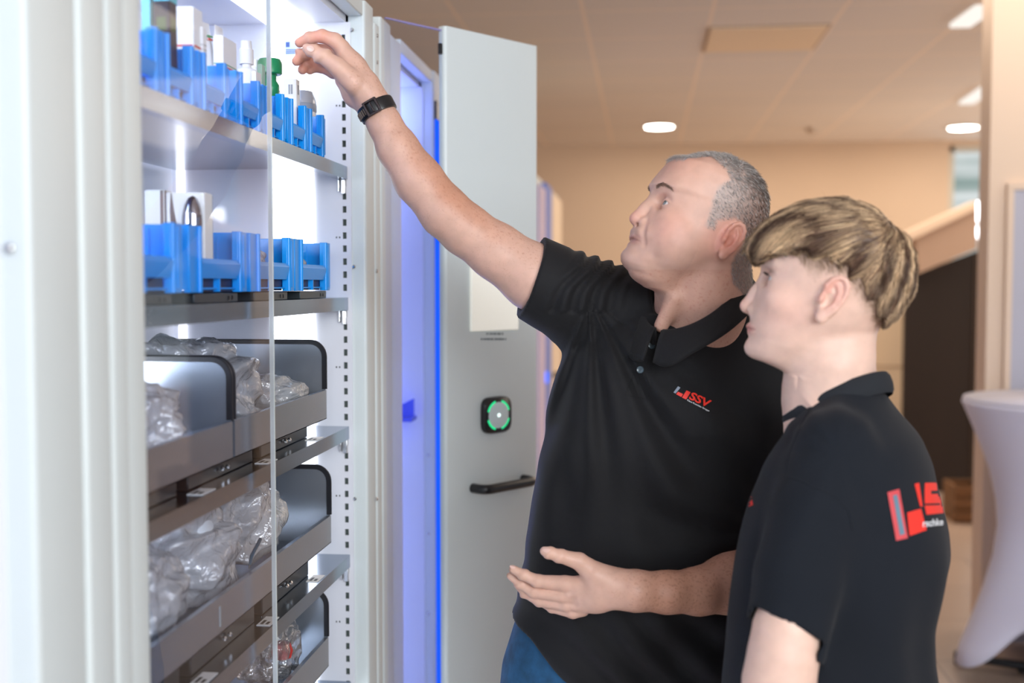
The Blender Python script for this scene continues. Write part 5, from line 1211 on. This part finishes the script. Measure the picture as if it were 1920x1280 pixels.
# jeans, shoes
def buildJeans(root, hips, Y, legs, hh, lo, hi, m, name, depth, hemz=.06, ang=.2):
    F = Field(); torso_op(F, hips, Y, ang, depth, n=2.3, k=.03)
    for ch in legs: F.chain([p[:3] for p in ch], [p[3] for p in ch], .03)
    F.op(lambda P: (.0022 * vnoise(P, 45, 3) + .002 * np.sin(P[:, 2] * 120 + 4 * np.sin(P[:, 0] * 30)) * sstep(.35, .1, P[:, 2])).astype(f32), (0, 2, .5), 3, 'add', 0)
    F.op(lambda P: hemz - P[:, 2], (0, 2, .5), 3, 'i', .003)
    V, Q = F.mesh(lo, hi, hh); V = relax(V, Q, 1); return np_object(name, V, Q, m, root, loc=root.location)
X0 = PY(1240, 1200, 2.05).x
buildJeans(man, [(1110, 985, 1478), (1170, 966, 1478), (1230, 948, 1476), (1290, 940, 1474), (1360, 938, 1470)], 2.06,
           [[(X0 - .115, 2.06, .80, .105), (X0 - .14, 2.04, .50, .078), (X0 - .15, 2.07, .10, .062)], [(X0 + .115, 2.06, .80, .105), (X0 + .13, 2.07, .50, .078), (X0 + .08, 2.16, .10, .062)]],
           .007, (-.55, 1.75, .0), (.5, 2.4, 1.12), denim, 'jeans', [(.6, .14), (.8, .155), (1.1, .145)])
def shoe(root, c, ang, m):
    F = Field(); ca, sa = math.cos(ang), math.sin(ang); W = lambda a, b, z: np.array((c[0] + ca * a - sa * b, c[1] + sa * a + ca * b, z), f32)
    F.chain([W(-.07, 0, .06), W(.03, 0, .055), W(.13, 0, .045), (W(.18, 0, .04))], [.042, .046, .045, .036], .02); F.chain([W(-.05, 0, .08), W(-.04, 0, .12)], [.045, .05], .02)
    F.op(lambda P: np.maximum(.004 - P[:, 2], P[:, 2] - .14), (c[0], c[1], .1), 2, 'i', .003)
    V, Q = F.mesh((c[0] - .3, c[1] - .3, -.01), (c[0] + .3, c[1] + .3, .2), .006); return np_object('shoe', V, Q, m, root, loc=root.location)
leather = mat('dark_leather', srgb(32, 28, 26), .4)
shoe(man, (X0 - .15, 2.05), math.radians(-115), leather); shoe(man, (X0 + .08, 2.14), math.radians(-95), leather)
# belt buckle glint and metal clasp at the belt line
# watch
def buildWatch():
    c = PY(707, 206, 1.96); ax = (PY(745, 277, 1.96) - PY(690, 172, 1.96)).normalized(); cx = (FW * -1); e1 = (cx - ax * cx.dot(ax)).normalized(); e2 = ax.cross(e1)
    r = 32.5 * 1.96 / FPX; mb = MB(); NN = 48; hw = 12.5 * 1.96 / FPX; V_ = []
    for k in range(NN):
        a = 2 * math.pi * k / NN; rr = r * (1 + .03 * math.cos(2 * a)); bump = .0006 if k % 2 else 0
        for (o_, s_) in ((0, -1), (.0034 + bump, -.94), (.0042 + bump, -.6), (.0042 + bump, .6), (.0034 + bump, .94), (0, 1)): V_.append(c + (e1 * math.cos(a) + e2 * math.sin(a)) * (rr + o_) + ax * (hw * s_))
    mb.add(V_, [(k * 6 + j, k * 6 + j + 1, ((k + 1) % NN) * 6 + j + 1, ((k + 1) % NN) * 6 + j) for k in range(NN) for j in range(5)] + [(k * 6, ((k + 1) % NN) * 6, ((k + 1) % NN) * 6 + 5, k * 6 + 5) for k in range(NN)])
    st = mb.build('wristwatch', M['black'], man, loc=man.location, smooth=True, sharp=30); st['label'] = 'black rubber sports watch strap'
    # clasp on the palm side, facing the camera
    a = .15; n = e1 * math.cos(a) + e2 * math.sin(a); t = -e1 * math.sin(a) + e2 * math.cos(a); p = c + n * (r + .0058)
    m2 = MB().obox(p + t * -.011, t, ax, n, .0022, hw * 1.12, .0028).obox(p + t * .011, t, ax, n, .0022, hw * 1.12, .0028).obox(p + ax * hw, t, ax, n, .012, .0018, .0028).obox(p - ax * hw, t, ax, n, .012, .0018, .0028).obox(p + t * .0, t, ax, n, .0014, hw * .8, .0026)
    m2.build('buckle', mat('dark_buckle', srgb(60, 50, 50), .3, metal=.7), st, loc=man.location, bevel=.0008)
    sl_ = MB()
    for k in range(7):
        a = .62 + k * .155; n = e1 * math.cos(a) + e2 * math.sin(a); t = -e1 * math.sin(a) + e2 * math.cos(a); sl_.obox(c + n * (r + .0046), t, ax, n, .0011, hw * .5, .0008)
    sl_.build('strap_holes', mat('strap_hole', srgb(120, 104, 92), .6), st, loc=man.location)
    # case on the back of the wrist
    n = -e1; t = e2; p = c + n * (r + .006); m3 = MB(); V_ = []
    for hh, k in ((-.004, 1), (.004, 1), (.0055, .86)): V_ += [p + n * hh + (t * math.cos(2 * math.pi * j / 32) + ax * math.sin(2 * math.pi * j / 32)) * (.021 * k) for j in range(32)]
    m3.add(V_, [(i * 32 + j, i * 32 + (j + 1) % 32, (i + 1) * 32 + (j + 1) % 32, (i + 1) * 32 + j) for i in range(2) for j in range(32)] + [tuple(64 + j for j in range(32))]); m3.build('watch_case', M['black'], st, loc=man.location, smooth=True)
buildWatch()
# ---------------------------------------------------------------- young man
boy = thing('person', 'blond young man in a black T-shirt standing in front of the older man', 'person', (.30, 1.70, 0))
hB = Head((1560, 565), 1.68, -8, 8, 1.07)
M['hair_b'] = hair_mat('dark_blond_hair', .38)
BF = Vector((-.94, .34, 0)).normalized(); BL = Vector((-.34, -.94, 0)).normalized()
def buildB():
    hd = hB
    prof = [(1470, 400), (1446, 430), (1433, 455), (1428, 475), (1426, 490), (1427, 505), (1426, 518), (1418, 545), (1410, 570), (1406, 586), (1406, 596), (1406, 606), (1405, 618), (1407, 628), (1402, 640), (1398, 650), (1402, 662), (1415, 672), (1434, 679), (1462, 688)]
    front = [p for p in head_profile(hd, prof, 0) if p[0] > -.105]; ub = min(p[0] for p in front)
    front += [(.125, .045), (.134, .025), (.139, .005), (ub - .006, .06), (ub - .012, .03)]
    back = [(.139, 0), (.135, -.03), (.125, -.055), (.11, -.075), (.09, -.093), (.07, -.102), (.05, -.104), (.03, -.101), (.01, -.092), (-.01, -.080), (-.03, -.058), (-.05, -.02), (-.07, .0), (-.10, .03), (ub - .012, .03)]
    width = [(ub - .012, .010), (ub - .005, .022), (ub + .006, .036), (ub + .02, .046), (-.07, .053), (-.05, .058), (-.03, .063), (-.01, .067), (.015, .071), (.04, .075), (.06, .078), (.08, .078), (.10, .073), (.12, .058), (.133, .034), (.139, .008)]
    F = Field(); add_head(F, hd, front, back, width, nfr=2.25)
    F.chain([PY(1578, 600, 1.69), PY(1556, 680, 1.69), PY(1556, 750, 1.70), PY(1570, 820, 1.70)], [.050, .0585, .064, .08], .022)
    F.chain([PY(1606, 605, 1.70), PY(1592, 650, 1.70), PY(1596, 720, 1.71)], [.022, .016, .02], .025)
    q = lambda px, py, l: (lambda a: (float(a[0]), float(a[2])))(hd.px(px, py, l))
    nose = [q(1426, 520, 0), q(1407, 546, 0), q(1388, 571, 0), q(1403, 586, 0)]
    lipU = q(1400, 611, 0); lipL = q(1402, 621, 0); mouth = q(1404, 615, 0)
    ee = q(1444, 522, .034); eye = (ee[0] - .0098, ee[1]); br = q(1429, 490, 0)
    face_features(F, hd, nose, lipU, lipL, mouth, eye, br, 1.0)
    F.ell(hd.w(q(1401, 650, 0)[0] - .012, 0, q(1401, 650, 0)[1]), (hd.F, hd.L, hd.U), (.013, .018, .013), .012)
    for sd in (1, -1):
        e = hd.px(1555, 560, .078); add_ear(F, hd, (e[0], .0745, e[2]), 13, 1.08, sd)
    torso_op(F, [(760, 1520, 1640), (820, 1490, 1690), (985, 1425, 1750), (1280, 1400, 1730)], 1.70, -.35, [(.9, .14), (1.2, .16), (1.32, .13)], k=.03)
    F.chain([PY(*p[:3]) for p in LB], [p[3] * p[2] / FPX for p in LB], .012)
    S = Vector((.30, 1.70, 1.27)) - BL * .17; RBp = [S, S + Vector((-.02, .02, -.28)), S + Vector((-.10, .05, -.50)), S + Vector((-.13, .05, -.56))]
    F.chain(RBp, [.045, .036, .026, .028], .01)
    # hands hanging below the frame, five fingers each
    for base, dr in ((PY(*LB[-1][:3]), Vector((-.25, .05, -1)).normalized()), (RBp[-1], Vector((-.2, .0, -1)).normalized())):
        sd = BL if base.y < 1.65 else -BL; fw_ = BF
        F.chain([base, base + dr * .06], [.026, .030], .012)
        for j, (o_, ln) in enumerate(((.028, .078), (.010, .088), (-.009, .082), (-.027, .066))):
            a = base + dr * .075 + fw_ * o_; F.chain([a, a + dr * ln * .5 - sd * .004, a + dr * ln - sd * .016], [.0098, .0088, .0075], .002)
        a = base + dr * .02 + fw_ * .028; F.chain([a, a + dr * .035 + fw_ * .022 - sd * .01, a + dr * .07 + fw_ * .028 - sd * .018], [.013, .011, .009], .004)
    V, Q = F.mesh((.05, 1.30, .40), (.62, 2.00, 1.72), HMM); V = relax(V, Q, 1)
    L = hd.loc(V.astype(f32)); f, l, u = L[:, 0], L[:, 1], L[:, 2]; inh = (np.abs(l) < .10) & (u > -.13) & (u < .17)
    base = np.tile(lin(228, 192, 174), (len(V), 1)); base *= (1 + .06 * (vnoise(V, 60, 1) * .6 + vnoise(V, 140, 2) * .4))[:, None]
    def mixc(m, c):
        nonlocal base
        m = np.clip(m, 0, 1)[:, None]; base = base * (1 - m) + c * m
    def blob(c, r): return np.exp(-((f - c[0]) ** 2 + (np.abs(l) - c[1]) ** 2 + (u - c[2]) ** 2) / r ** 2) * inh
    e = hd.px(1555, 560, .078)
    mixc(blob((e[0], .088, e[2] + .01), .028) * .5 * (np.abs(l) > .079), lin(214, 124, 110)); mixc(blob((nose[2][0], 0, nose[2][1]), .016) * .3, lin(222, 142, 126)); mixc(blob((.06, .06, -.02), .04) * .2, lin(226, 150, 136))
    lm = np.exp(-((u - mouth[1]) / .0075) ** 4) * np.exp(-(l / .024) ** 4) * (f > mouth[0] - .022) * inh; mixc(lm * .65, lin(186, 92, 92))
    W_ = lambda px, py: (lambda a: (float(a[0]), float(a[2])))(hd.px(px, py, .07))
    fade = [W_(1440, 300), W_(1455, 470), W_(1492, 468), W_(1503, 490), W_(1522, 520), W_(1530, 532), W_(1545, 512), W_(1585, 512), W_(1600, 545), W_(1625, 590), W_(1650, 620), W_(1680, 640), W_(1800, 500), W_(1750, 300)]
    hm = (poly_in(f, u, fade) & inh & (np.abs(l) > -1)).astype(float)
    for _ in range(12):
        s = np.zeros(len(V)); c = np.zeros(len(V))
        for i in range(4): a, b = Q[:, i], Q[:, (i + 1) % 4]; s += np.bincount(a, weights=hm[b], minlength=len(V)); c += np.bincount(a, minlength=len(V))
        hm = s / np.maximum(c, 1)
    lb = np.interp(f, HBf[0], HBf[1]); near = sstep(.035, .0, lb - u); mixc(hm * (.18 + .55 * near) * (u > -.2), lin(140, 116, 96))
    body = np_object('body', V, Q, M['skin_b'], boy, np.clip(base, 0, 1), loc=boy.location)
    bv = bvh_of(V, Q); rs = np.random.RandomState(9); N = surf_normals(V, Q)
    fF, lL, uU = np.array(list(hd.F)), np.array(list(hd.L)), np.array(list(hd.U))
    # ---- hair volume
    G = Field()
    ho = head_profile(hd, [(1400, 470), (1404, 455), (1414, 438), (1432, 418), (1463, 398), (1500, 381)], 0)
    hfront = [(p[0], p[1] + .0) for p in ho] + [(.142, .035), (.1475, .0), (ho[0][0] - .02, ho[0][1] - .015), (-.06, .0)]
    hb = head_profile(hd, [(1560, 370), (1597, 371), (1641, 388), (1676, 424), (1704, 446), (1716, 480), (1719, 515), (1711, 556), (1692, 588), (1672, 606), (1655, 618)], 0)
    hback = [(p[0], p[1]) for p in hb] + [(min(p[0] for p in hb) - .03, -.06)]
    umax = max(max(p[0] for p in hb), .1475)
    hw = [(-.08, .060), (-.03, .068), (-.0, .071), (.02, .0755), (.035, .079), (.05, .084), (.065, .088), (.08, .090), (.10, .088), (.12, .079), (.135, .060), (umax - .004, .03), (umax, .012)]
    add_head(G, hd, hfront, hback, hw, nfr=2.5)
    def lower(P):
        q_ = hd.loc(P); lo = np.interp(q_[:, 0], HBf[0], HBf[1]); back_ = sstep(-.05, -.09, q_[:, 0])
        ragged = .005 * np.sin(q_[:, 0] * 330 + 2 * np.sin(q_[:, 0] * 90)) + .004 * np.sin(q_[:, 1] * 300 + 2) + .003 * vnoise(P, 240, 4)
        return (lo + ragged - q_[:, 2]) * .8
    G.op(lower, hd.w(0, 0, .05), 3, 'i', .004)
    # keep the volume off the forehead: only the fringe overhangs
    G.op(lambda P: np.where(hd.loc(P)[:, 0] > .0, 0, 0) + (lambda q_: np.where(np.abs(q_[:, 1]) > .0, -1, -1) * 1.0)(hd.loc(P)), (0, 0, 0), .001, 'i', 0)
    def locks(P):
        q_ = hd.loc(P); f_, l_, u_ = q_[:, 0], q_[:, 1], q_[:, 2]
        ang = np.arctan2(u_ - .09, -(f_ + .055)); r_ = np.sqrt((f_ + .055) ** 2 + (u_ - .09) ** 2)
        cross = l_ * 260 + 3.0 * np.sin(f_ * 38 + l_ * 20); side = ang * 22 + 2 * np.sin(r_ * 60)
        topw = sstep(.085, .125, u_)
        return (.0014 * np.sin(cross) * topw + .0012 * np.sin(side * .7) * (1 - topw) + .0008 * vnoise(P, 120, 7)).astype(f32)
    G.op(locks, hd.w(0, 0, 0), 3, 'add', 0)
    lo_ = np.array(hd.O) - .16; hi_ = np.array(hd.O) + .17
    HV, HQ = G.mesh(lo_, hi_, .0028); HN = surf_normals(HV, HQ); HL = hd.loc(HV.astype(f32))
    r01 = vnoise(HV, 300, 11) * .5 + .5
    vol = np_object('hair', HV, HQ, M['hair_b'], boy, np.clip(lin(112, 84, 66)[None] * (.6 + .5 * r01)[:, None], 0, 1), loc=boy.location)
    hbv = bvh_of(HV, HQ)
    nS = 13000; ok = np.nonzero(HN @ np.array([0, 0, 1]) > -.75)[0]; pk = rs.choice(ok, nS)
    paths = []; cols = []; cr = hd.w(-.062, .0, .135)
    for i in pk:
        p = Vector(HV[i]); n = Vector(HN[i]); q0 = HL[i]
        lnth = rs.uniform(.025, .055) * (1.0 if q0[2] > .06 else .55); stp = lnth / 5; pts = []; tilt = rs.normal() * .35
        lift = rs.uniform(-.0006, .0022); side = math.copysign(1, q0[1])
        clump = math.sin(q0[1] * 130 + q0[0] * 60) * .5
        for s in range(6):
            pts.append(list(p + n * (lift * (s / 5) ** 1.5 * 2)))
            q_ = np.array(p) - cr; d = Vector([float(x) for x in q_]); lc = hd.loc(np.array([list(p)], f32))[0]
            fwd = hd.F * (1.0 if lc[0] > -.05 else .15) + Vector(d).normalized() * .9 - hd.U * (.15 + .9 * float(sstep(.11, .05, lc[2]))) + hd.L * (.25 * clump + tilt * .5)
            if lc[0] > .06: fwd += -hd.U * .55
            fwd = (fwd - n * fwd.dot(n)).normalized(); p2 = p + fwd * stp; hit = hbv.find_nearest(p2)
            if hit[0] is None: break
            p = hit[0]; n = hit[1] if hit[1].dot(n) > 0 else -hit[1]
        if len(pts) == 6:
            paths.append(pts); k = rs.rand(); c_ = clump + .5; hl = .5 + .5 * math.sin(q0[1] * 210 + q0[0] * 90 + q0[2] * 40)
            base_c = lin(232, 198, 158) * (hl ** 1.5) + lin(80, 56, 44) * (1 - hl ** 1.5) ; lower_ = float(sstep(.07, .0, q0[2])); base_c = base_c * (1 - .5 * lower_) + lin(150, 128, 106) * .5 * lower_
            cols.append(base_c * (.6 + .8 * k))
    paths = np.array(paths); cols = np.clip(np.array(cols), 0, 1)
    so = strands('hair_strands', None, paths - np.array(boy.location), rs.uniform(.00035, .0008, len(paths)), cols, M['hair_b'], vol)
    # fringe tufts that hang and curl over the brow
    pth = []; cc = []
    for i in range(700):
        a = rs.rand(); l_ = rs.uniform(-.05, .055); q0 = hd.px(1404 + 34 * a + rs.normal() * 3, 452 - 22 * a + rs.normal() * 8, l_); p = Vector([float(x) for x in hd.w(q0[0] - .006 - abs(l_) * .35, l_, q0[2])])
        d = hd.F * .5 - hd.U * .5; cur = rs.uniform(.1, 1.1); L_ = rs.uniform(.018, .034); P_ = []
        for s in range(6):
            P_.append(list(p)); ang = -.3 - cur * 1.5 * s / 5; p = p + (hd.F * math.cos(ang) * .75 + hd.U * math.sin(ang) + hd.L * (.25 * math.sin(l_ * 200))) * (L_ / 5)
        pth.append(P_); cc.append((lin(206, 182, 136) if rs.rand() < .5 else lin(120, 94, 66)) * rs.uniform(.6, 1.1))
    strands('fringe', None, np.array(pth) - np.array(boy.location), rs.uniform(.0004, .0008, len(pth)), np.array(cc), M['hair_b'], vol)
    # short faded hair at the sides and nape
    ixs = np.nonzero((hm > .35) & (np.abs(l) > .02))[0]; nF = 7000; pk = rs.choice(ixs, nF); P = V[pk]; Nn = N[pk]; q0 = hd.loc(P.astype(f32))
    dd_ = -fF * .5 - uU * .85 + rs.normal(size=(nF, 3)) * .25; dd_ -= Nn * (dd_ * Nn).sum(1)[:, None]; dd_ /= np.linalg.norm(dd_, axis=1)[:, None] + 1e-9
    nr = sstep(.030, .0, np.interp(q0[:, 0], HBf[0], HBf[1]) - q0[:, 2]); ln = (.0018 + .007 * nr) * rs.uniform(.7, 1.3, nF); t = np.linspace(0, 1, 4)
    pth_ = P[:, None] + (dd_[:, None] * t[None, :, None] + Nn[:, None] * (.35 * t - .2 * t * t)[None, :, None]) * ln[:, None, None]
    strands('faded_side_hair', None, pth_ - np.array(boy.location), .00012 + .00016 * nr, np.clip(lin(150, 122, 96)[None] * rs.uniform(.5, 1.3, (nF, 1)), 0, 1), M['hair_b'], vol)
    # stray hairs off the crown
    pth = []
    for i in range(140):
        k = rs.randint(len(HV)); 
        if HL[k][2] < .10: continue
        p = Vector(HV[k]); n = Vector(HN[k]); d = (n * .5 + Vector([float(x) for x in (HV[k] - cr)]).normalized() * .8 + Vector(rs.normal(size=3) * .3)).normalized(); P_ = []
        for s in range(6): P_.append(list(p)); d = (d - Vector((0, 0, .06))).normalized(); p = p + d * .0035
        pth.append(P_)
    strands('stray_hair', None, np.array(pth) - np.array(boy.location), np.full(len(pth), .0002), np.tile(lin(150, 124, 90), (len(pth), 1)), M['hair_b'], vol)
    # eyebrow, lashes
    pth = []
    for i in range(260):
        s = rs.rand(); a = hd.px(1431 + 30 * s, 486 + rs.normal() * 2, .030); o = hd.w(.2, (.018 + .030 * s) * (1 if i % 2 else -1), a[2]); hit, nor, _, _ = bv.ray_cast(Vector([float(x) for x in o]), -hd.F)
        if hit is None: continue
        sd = 1 if i % 2 else -1; fl = hd.L * sd * .9 + hd.U * .2 + Vector(rs.normal(size=3) * .2); fl = (fl - nor * fl.dot(nor)).normalized(); pth.append([list(hit + (fl * t_ + nor * .35 * t_) * .006) for t_ in (0, .4, .75, 1)])
    strands('eyebrow', None, np.array(pth) - np.array(boy.location), np.full(len(pth), .00034), np.tile(lin(92, 68, 52), (len(pth), 1)), M['hair_b'], boy)
    pth = []
    for sd in (1, -1):
        for i in range(26):
            s = i / 25; c = hd.w(eye[0] + .0142 - .004 * s * s, sd * (.024 + .017 * s), eye[1] + .0035 + .001 * math.sin(3 * s)); d = hd.F * (.9 - .4 * s) + hd.L * sd * (.2 + .6 * s) + hd.U * .25; c = Vector([float(x) for x in c])
            pth.append([list(c + d * (t_ * .008) + hd.U * (.002 * t_ * t_)) for t_ in (0, .4, .75, 1)])
    strands('eyelash', None, np.array(pth) - np.array(boy.location), np.full(len(pth), .00042), np.tile(lin(50, 36, 30), (len(pth), 1)), M['hair_b'], boy)
    eyeballs(hd, boy, eye, 1.0, (.9, .05, .14), M['iris_blue'])
    for o in bpy.data.objects:
        if o.name.startswith('eye') and o.parent == boy and not o.name.startswith(('eyebrow', 'eyelash')): o.location = -boy.location
    return V, Q
LB = [(1560, 850, 1.57, 62), (1528, 960, 1.54, 62), (1495, 1090, 1.51, 56), (1474, 1180, 1.493, 58), (1468, 1230, 1.488, 62), (1460, 1280, 1.485, 64), (1450, 1380, 1.48, 58), (1420, 1500, 1.47, 52), (1380, 1640, 1.46, 40), (1368, 1690, 1.46, 36)]
_l = [hB.px(a, b, .075) for a, b in ((1385, 480), (1400, 484), (1436, 486), (1452, 472), (1491, 468), (1530, 476), (1579, 496), (1610, 520), (1638, 552), (1650, 580), (1664, 606), (1720, 612))]
_l = sorted([(float(a[0]), float(a[2])) for a in _l]); HBf = ([a for a, _ in _l], [b for _, b in _l])
buildB()
def buildShirtB():
    F = Field()
    rows = [(722, 1585, 1648), (740, 1535, 1668), (770, 1492, 1694), (820, 1456, 1732), (870, 1427, 1759), (920, 1406, 1772), (985, 1393, 1783), (1036, 1384, 1784), (1092, 1376, 1773), (1149, 1369, 1760), (1219, 1363, 1756), (1280, 1358, 1761), (1400, 1355, 1768), (1480, 1356, 1770)]
    torso_op(F, rows, 1.70, -.35, [(.8, .185), (1.15, .195), (1.25, .195), (1.31, .172), (1.35, .13), (1.38, .095), (1.41, .06)], n=2.3, k=.02)
    F.chain([PY(1562, 842, 1.575), PY(1530, 950, 1.545), PY(1496, 1080, 1.515), PY(1462, 1230, 1.49)], [r * 1.5 / FPX for r in (72, 80, 79, 77)], .028)
    F.chain([PY(1580, 790, 1.68), PY(1568, 835, 1.58)], [.05, .048], .03)
    a = np.array(PY(1401, 1174, 1.49), f32); b = np.array(PY(1537, 1232, 1.49), f32); d = (b - a) / np.linalg.norm(b - a); ax = np.array((d[2], 0, -d[0]), f32); ax = ax if ax[2] < 0 else -ax
    c = np.array(PY(1469, 1203, 1.49), f32)
    # sleeve end plane only acts on the sleeve
    def cut(P):
        pl = (P - c) @ ax + .0016 * np.sin(P[:, 0] * 150); away = np.linalg.norm(P - c, axis=1) - .135; return np.where(away > 0, -.2, pl)
    sleeve_only = Vector((0, 0, 0))
    S = Field(); S.chain([PY(1562, 842, 1.575), PY(1530, 950, 1.545), PY(1496, 1080, 1.515), PY(1455, 1260, 1.488)], [r * 1.5 / FPX for r in (70, 79, 78, 76)], .01)
    F.ops = [o for o in F.ops]
    # rebuild: torso first, then the cut sleeve joined to it
    F2 = Field(); F2.ops = [F.ops[0], F.ops[-1]]
    sl = S.ops
    def sleeve(P):
        D = np.full(len(P), .2, f32)
        for g, _, _, _, kk in sl: D = smin(D, g(P), kk)
        D = -smin(-D, -(((P - c) @ ax + .0016 * np.sin(P[:, 0] * 150)).astype(f32)), .002)
        h = np.linalg.norm((P - c) - ((P - c) @ ax)[:, None] * ax, axis=1) - .0495; hole = np.maximum(h, -((P - c) @ ax) - .03)
        return np.maximum(D, -hole)
    F2.op(sleeve, PY(1510, 1020, 1.53), .24, 'u', .022)
    C = np.array(PY(1575, 752, 1.70), f32)
    F2.chain([PY(1566, 700, 1.695), PY(1562, 752, 1.70)], [.060, .058], .006, 's')
    A = np.array(PY(1560, 840, 1.56), f32)
    def folds(P):
        e = P - A; r = np.sqrt(e[:, 0] ** 2 + e[:, 2] ** 2) + 1e-4; th = np.arctan2(e[:, 0], -e[:, 2])
        s1 = np.sin(th * 9 + 3 * r) * np.exp(-((r - .16) / .10) ** 2); col = np.sin(P[:, 0] * 48 + 3 * np.sin(P[:, 2] * 7) + P[:, 1] * 30) * sstep(1.27, 1.05, P[:, 2])
        return (-.0028 * s1 - .0034 * col - .0022 * vnoise(P, 26, 12)).astype(f32)
    F2.op(folds, (0, 2, 1.2), 3, 'add', 0)
    F2.op(lambda P: .80 - P[:, 2], (0, 2, 1), 3, 'i', .003)
    V, Q = F2.mesh((.05, 1.38, .78), (.56, 2.0, 1.46), .0036); V = relax(V, Q, 2)
    o = np_object('t_shirt', V, Q, fabric_tee, boy, loc=boy.location); o['label'] = 'black T-shirt with a red, grey and white print on the back'
    # sleeve seam and hem stitching
    return V, Q
VB, QB = buildShirtB(); bvB = bvh_of(VB, QB)
def zb(o): o.location = -boy.location; return o
# ribbed neck band
Cc = PY(1570, 752, 1.70); E1 = BF * .073 + Vector((0, 0, -.022)); E2 = BL * .074 + Vector((0, 0, .012)); mb = MB(); NN = 64; pr = [(0, -.016), (.003, -.010), (.004, 0), (.0025, .010), (-.001, .014), (-.004, .010), (-.005, -.005)]
for i in range(NN):
    a = 2 * math.pi * i / NN; rad = E1 * math.cos(a) + E2 * math.sin(a); o_ = Vector((rad.x, rad.y, 0)).normalized(); b_ = Cc + rad + Vector((0, 0, .010 * max(0, -math.cos(a))))
    mb.v += [tuple(b_ + o_ * (p - (q * .25)) + Vector((0, 0, q))) for p, q in pr]
mb.f = [(i * 7 + j, i * 7 + (j + 1) % 7, ((i + 1) % NN) * 7 + (j + 1) % 7, ((i + 1) % NN) * 7 + j) for i in range(NN) for j in range(7)]; mb.mi = [0] * len(mb.f)
mb.build('neck_band', mat('ribbed_black_cotton', srgb(28, 32, 38), .9, bump=(1500, .4, .0008), stretch=(1, 1, .05)), boy, loc=boy.location, smooth=True)
# shoulder seam and sleeve hem as thin raised stitching
def seam(pts, name='seam', w=.0009):
    P_ = []
    for i in range(len(pts) - 1):
        for k in range(8):
            t = k / 8; hit, nor, _, _ = bvB.ray_cast(Vector((0, 0, H)), ray(pts[i][0] * (1 - t) + pts[i + 1][0] * t, pts[i][1] * (1 - t) + pts[i + 1][1] * t).normalized())
            if hit is not None: P_.append(hit)
    if len(P_) > 2: MB().tube(P_, w, 6).build(name, fabric_tee, boy, loc=boy.location, smooth=True)
seam([(1471, 893), (1490, 896), (1530, 915), (1565, 930), (1590, 955), (1600, 1000)]); seam([(1408, 1146), (1445, 1150), (1500, 1175), (1546, 1205)]); seam([(1520, 765), (1500, 800), (1480, 850), (1471, 893)])
# back print
zs_ = lambda x, y: (1640 + x / 8.533, 880 + y / 8.533)
zb(decal('back_print', [grid_poly([(205, 365), (395, 310), (532, 1095), (345, 1137)], 4, 12)], zs_, bvB, mat('print_pink_red', srgb(206, 74, 80), .6), boy, .0016))
zb(decal('back_print', [grid_poly([(292, 415), (362, 398), (485, 1030), (405, 1052)], 3, 12)], zs_, bvB, mat('print_blue_grey', srgb(98, 128, 146), .6), boy, .0022))
zb(decal('back_print', [grid_poly([(522, 690), (742, 625), (832, 965), (560, 1060)], 4, 6), grid_poly([(640, 230), (712, 212), (768, 590), (728, 590)], 2, 6),
    grid_poly([(805, 215), (1072, 205), (1092, 330), (800, 345)], 10, 4), grid_poly([(800, 300), (905, 300), (905, 540), (800, 520)], 4, 6), grid_poly([(800, 395), (1105, 385), (1122, 535), (805, 545)], 10, 4),
    grid_poly([(1040, 400), (1112, 400), (1145, 690), (1050, 700)], 4, 8), grid_poly([(800, 575), (1130, 565), (1142, 690), (830, 722)], 10, 4), grid_poly([(1122, 340), (1140, 340), (1182, 650), (1158, 660)], 2, 8)], zs_, bvB, logo_red, boy, .0016))
vs, fs = text_poly('rschke G', 1, .02); w_ = max(v[0] for v in vs)
vs = [(765 + 455 * x / w_ + 8 * y, 915 - 42 * x / w_ - 158 * y) for x, y in vs]
zb(decal('back_lettering', [(vs, fs)], zs_, bvB, logo_white, boy, .0022))
zb(decal('chest_print', [grid_poly([(1403, 935), (1409, 930), (1412, 946), (1404, 950)], 2, 2)], lambda x, y: (x, y), bvB, logo_red, boy, .0016))
dark_denim = mat('dark_trousers', srgb(30, 32, 40), .85, bump=(500, .3, .001))
buildJeans(boy, [(1400, 1372, 1748), (1480, 1372, 1748), (1560, 1380, 1740)], 1.70,
           [[(.28, 1.62, .74, .10), (.24, 1.61, .45, .072), (.25, 1.60, .10, .058)], [(.34, 1.79, .74, .10), (.33, 1.80, .45, .072), (.36, 1.80, .10, .058)]],
           .007, (.0, 1.35, .0), (.6, 2.0, .95), dark_denim, 'trousers', [(.6, .15), (.9, .16)], ang=-.35)
shoe(boy, (.24, 1.60), math.radians(160), leather); shoe(boy, (.35, 1.80), math.radians(160), leather)
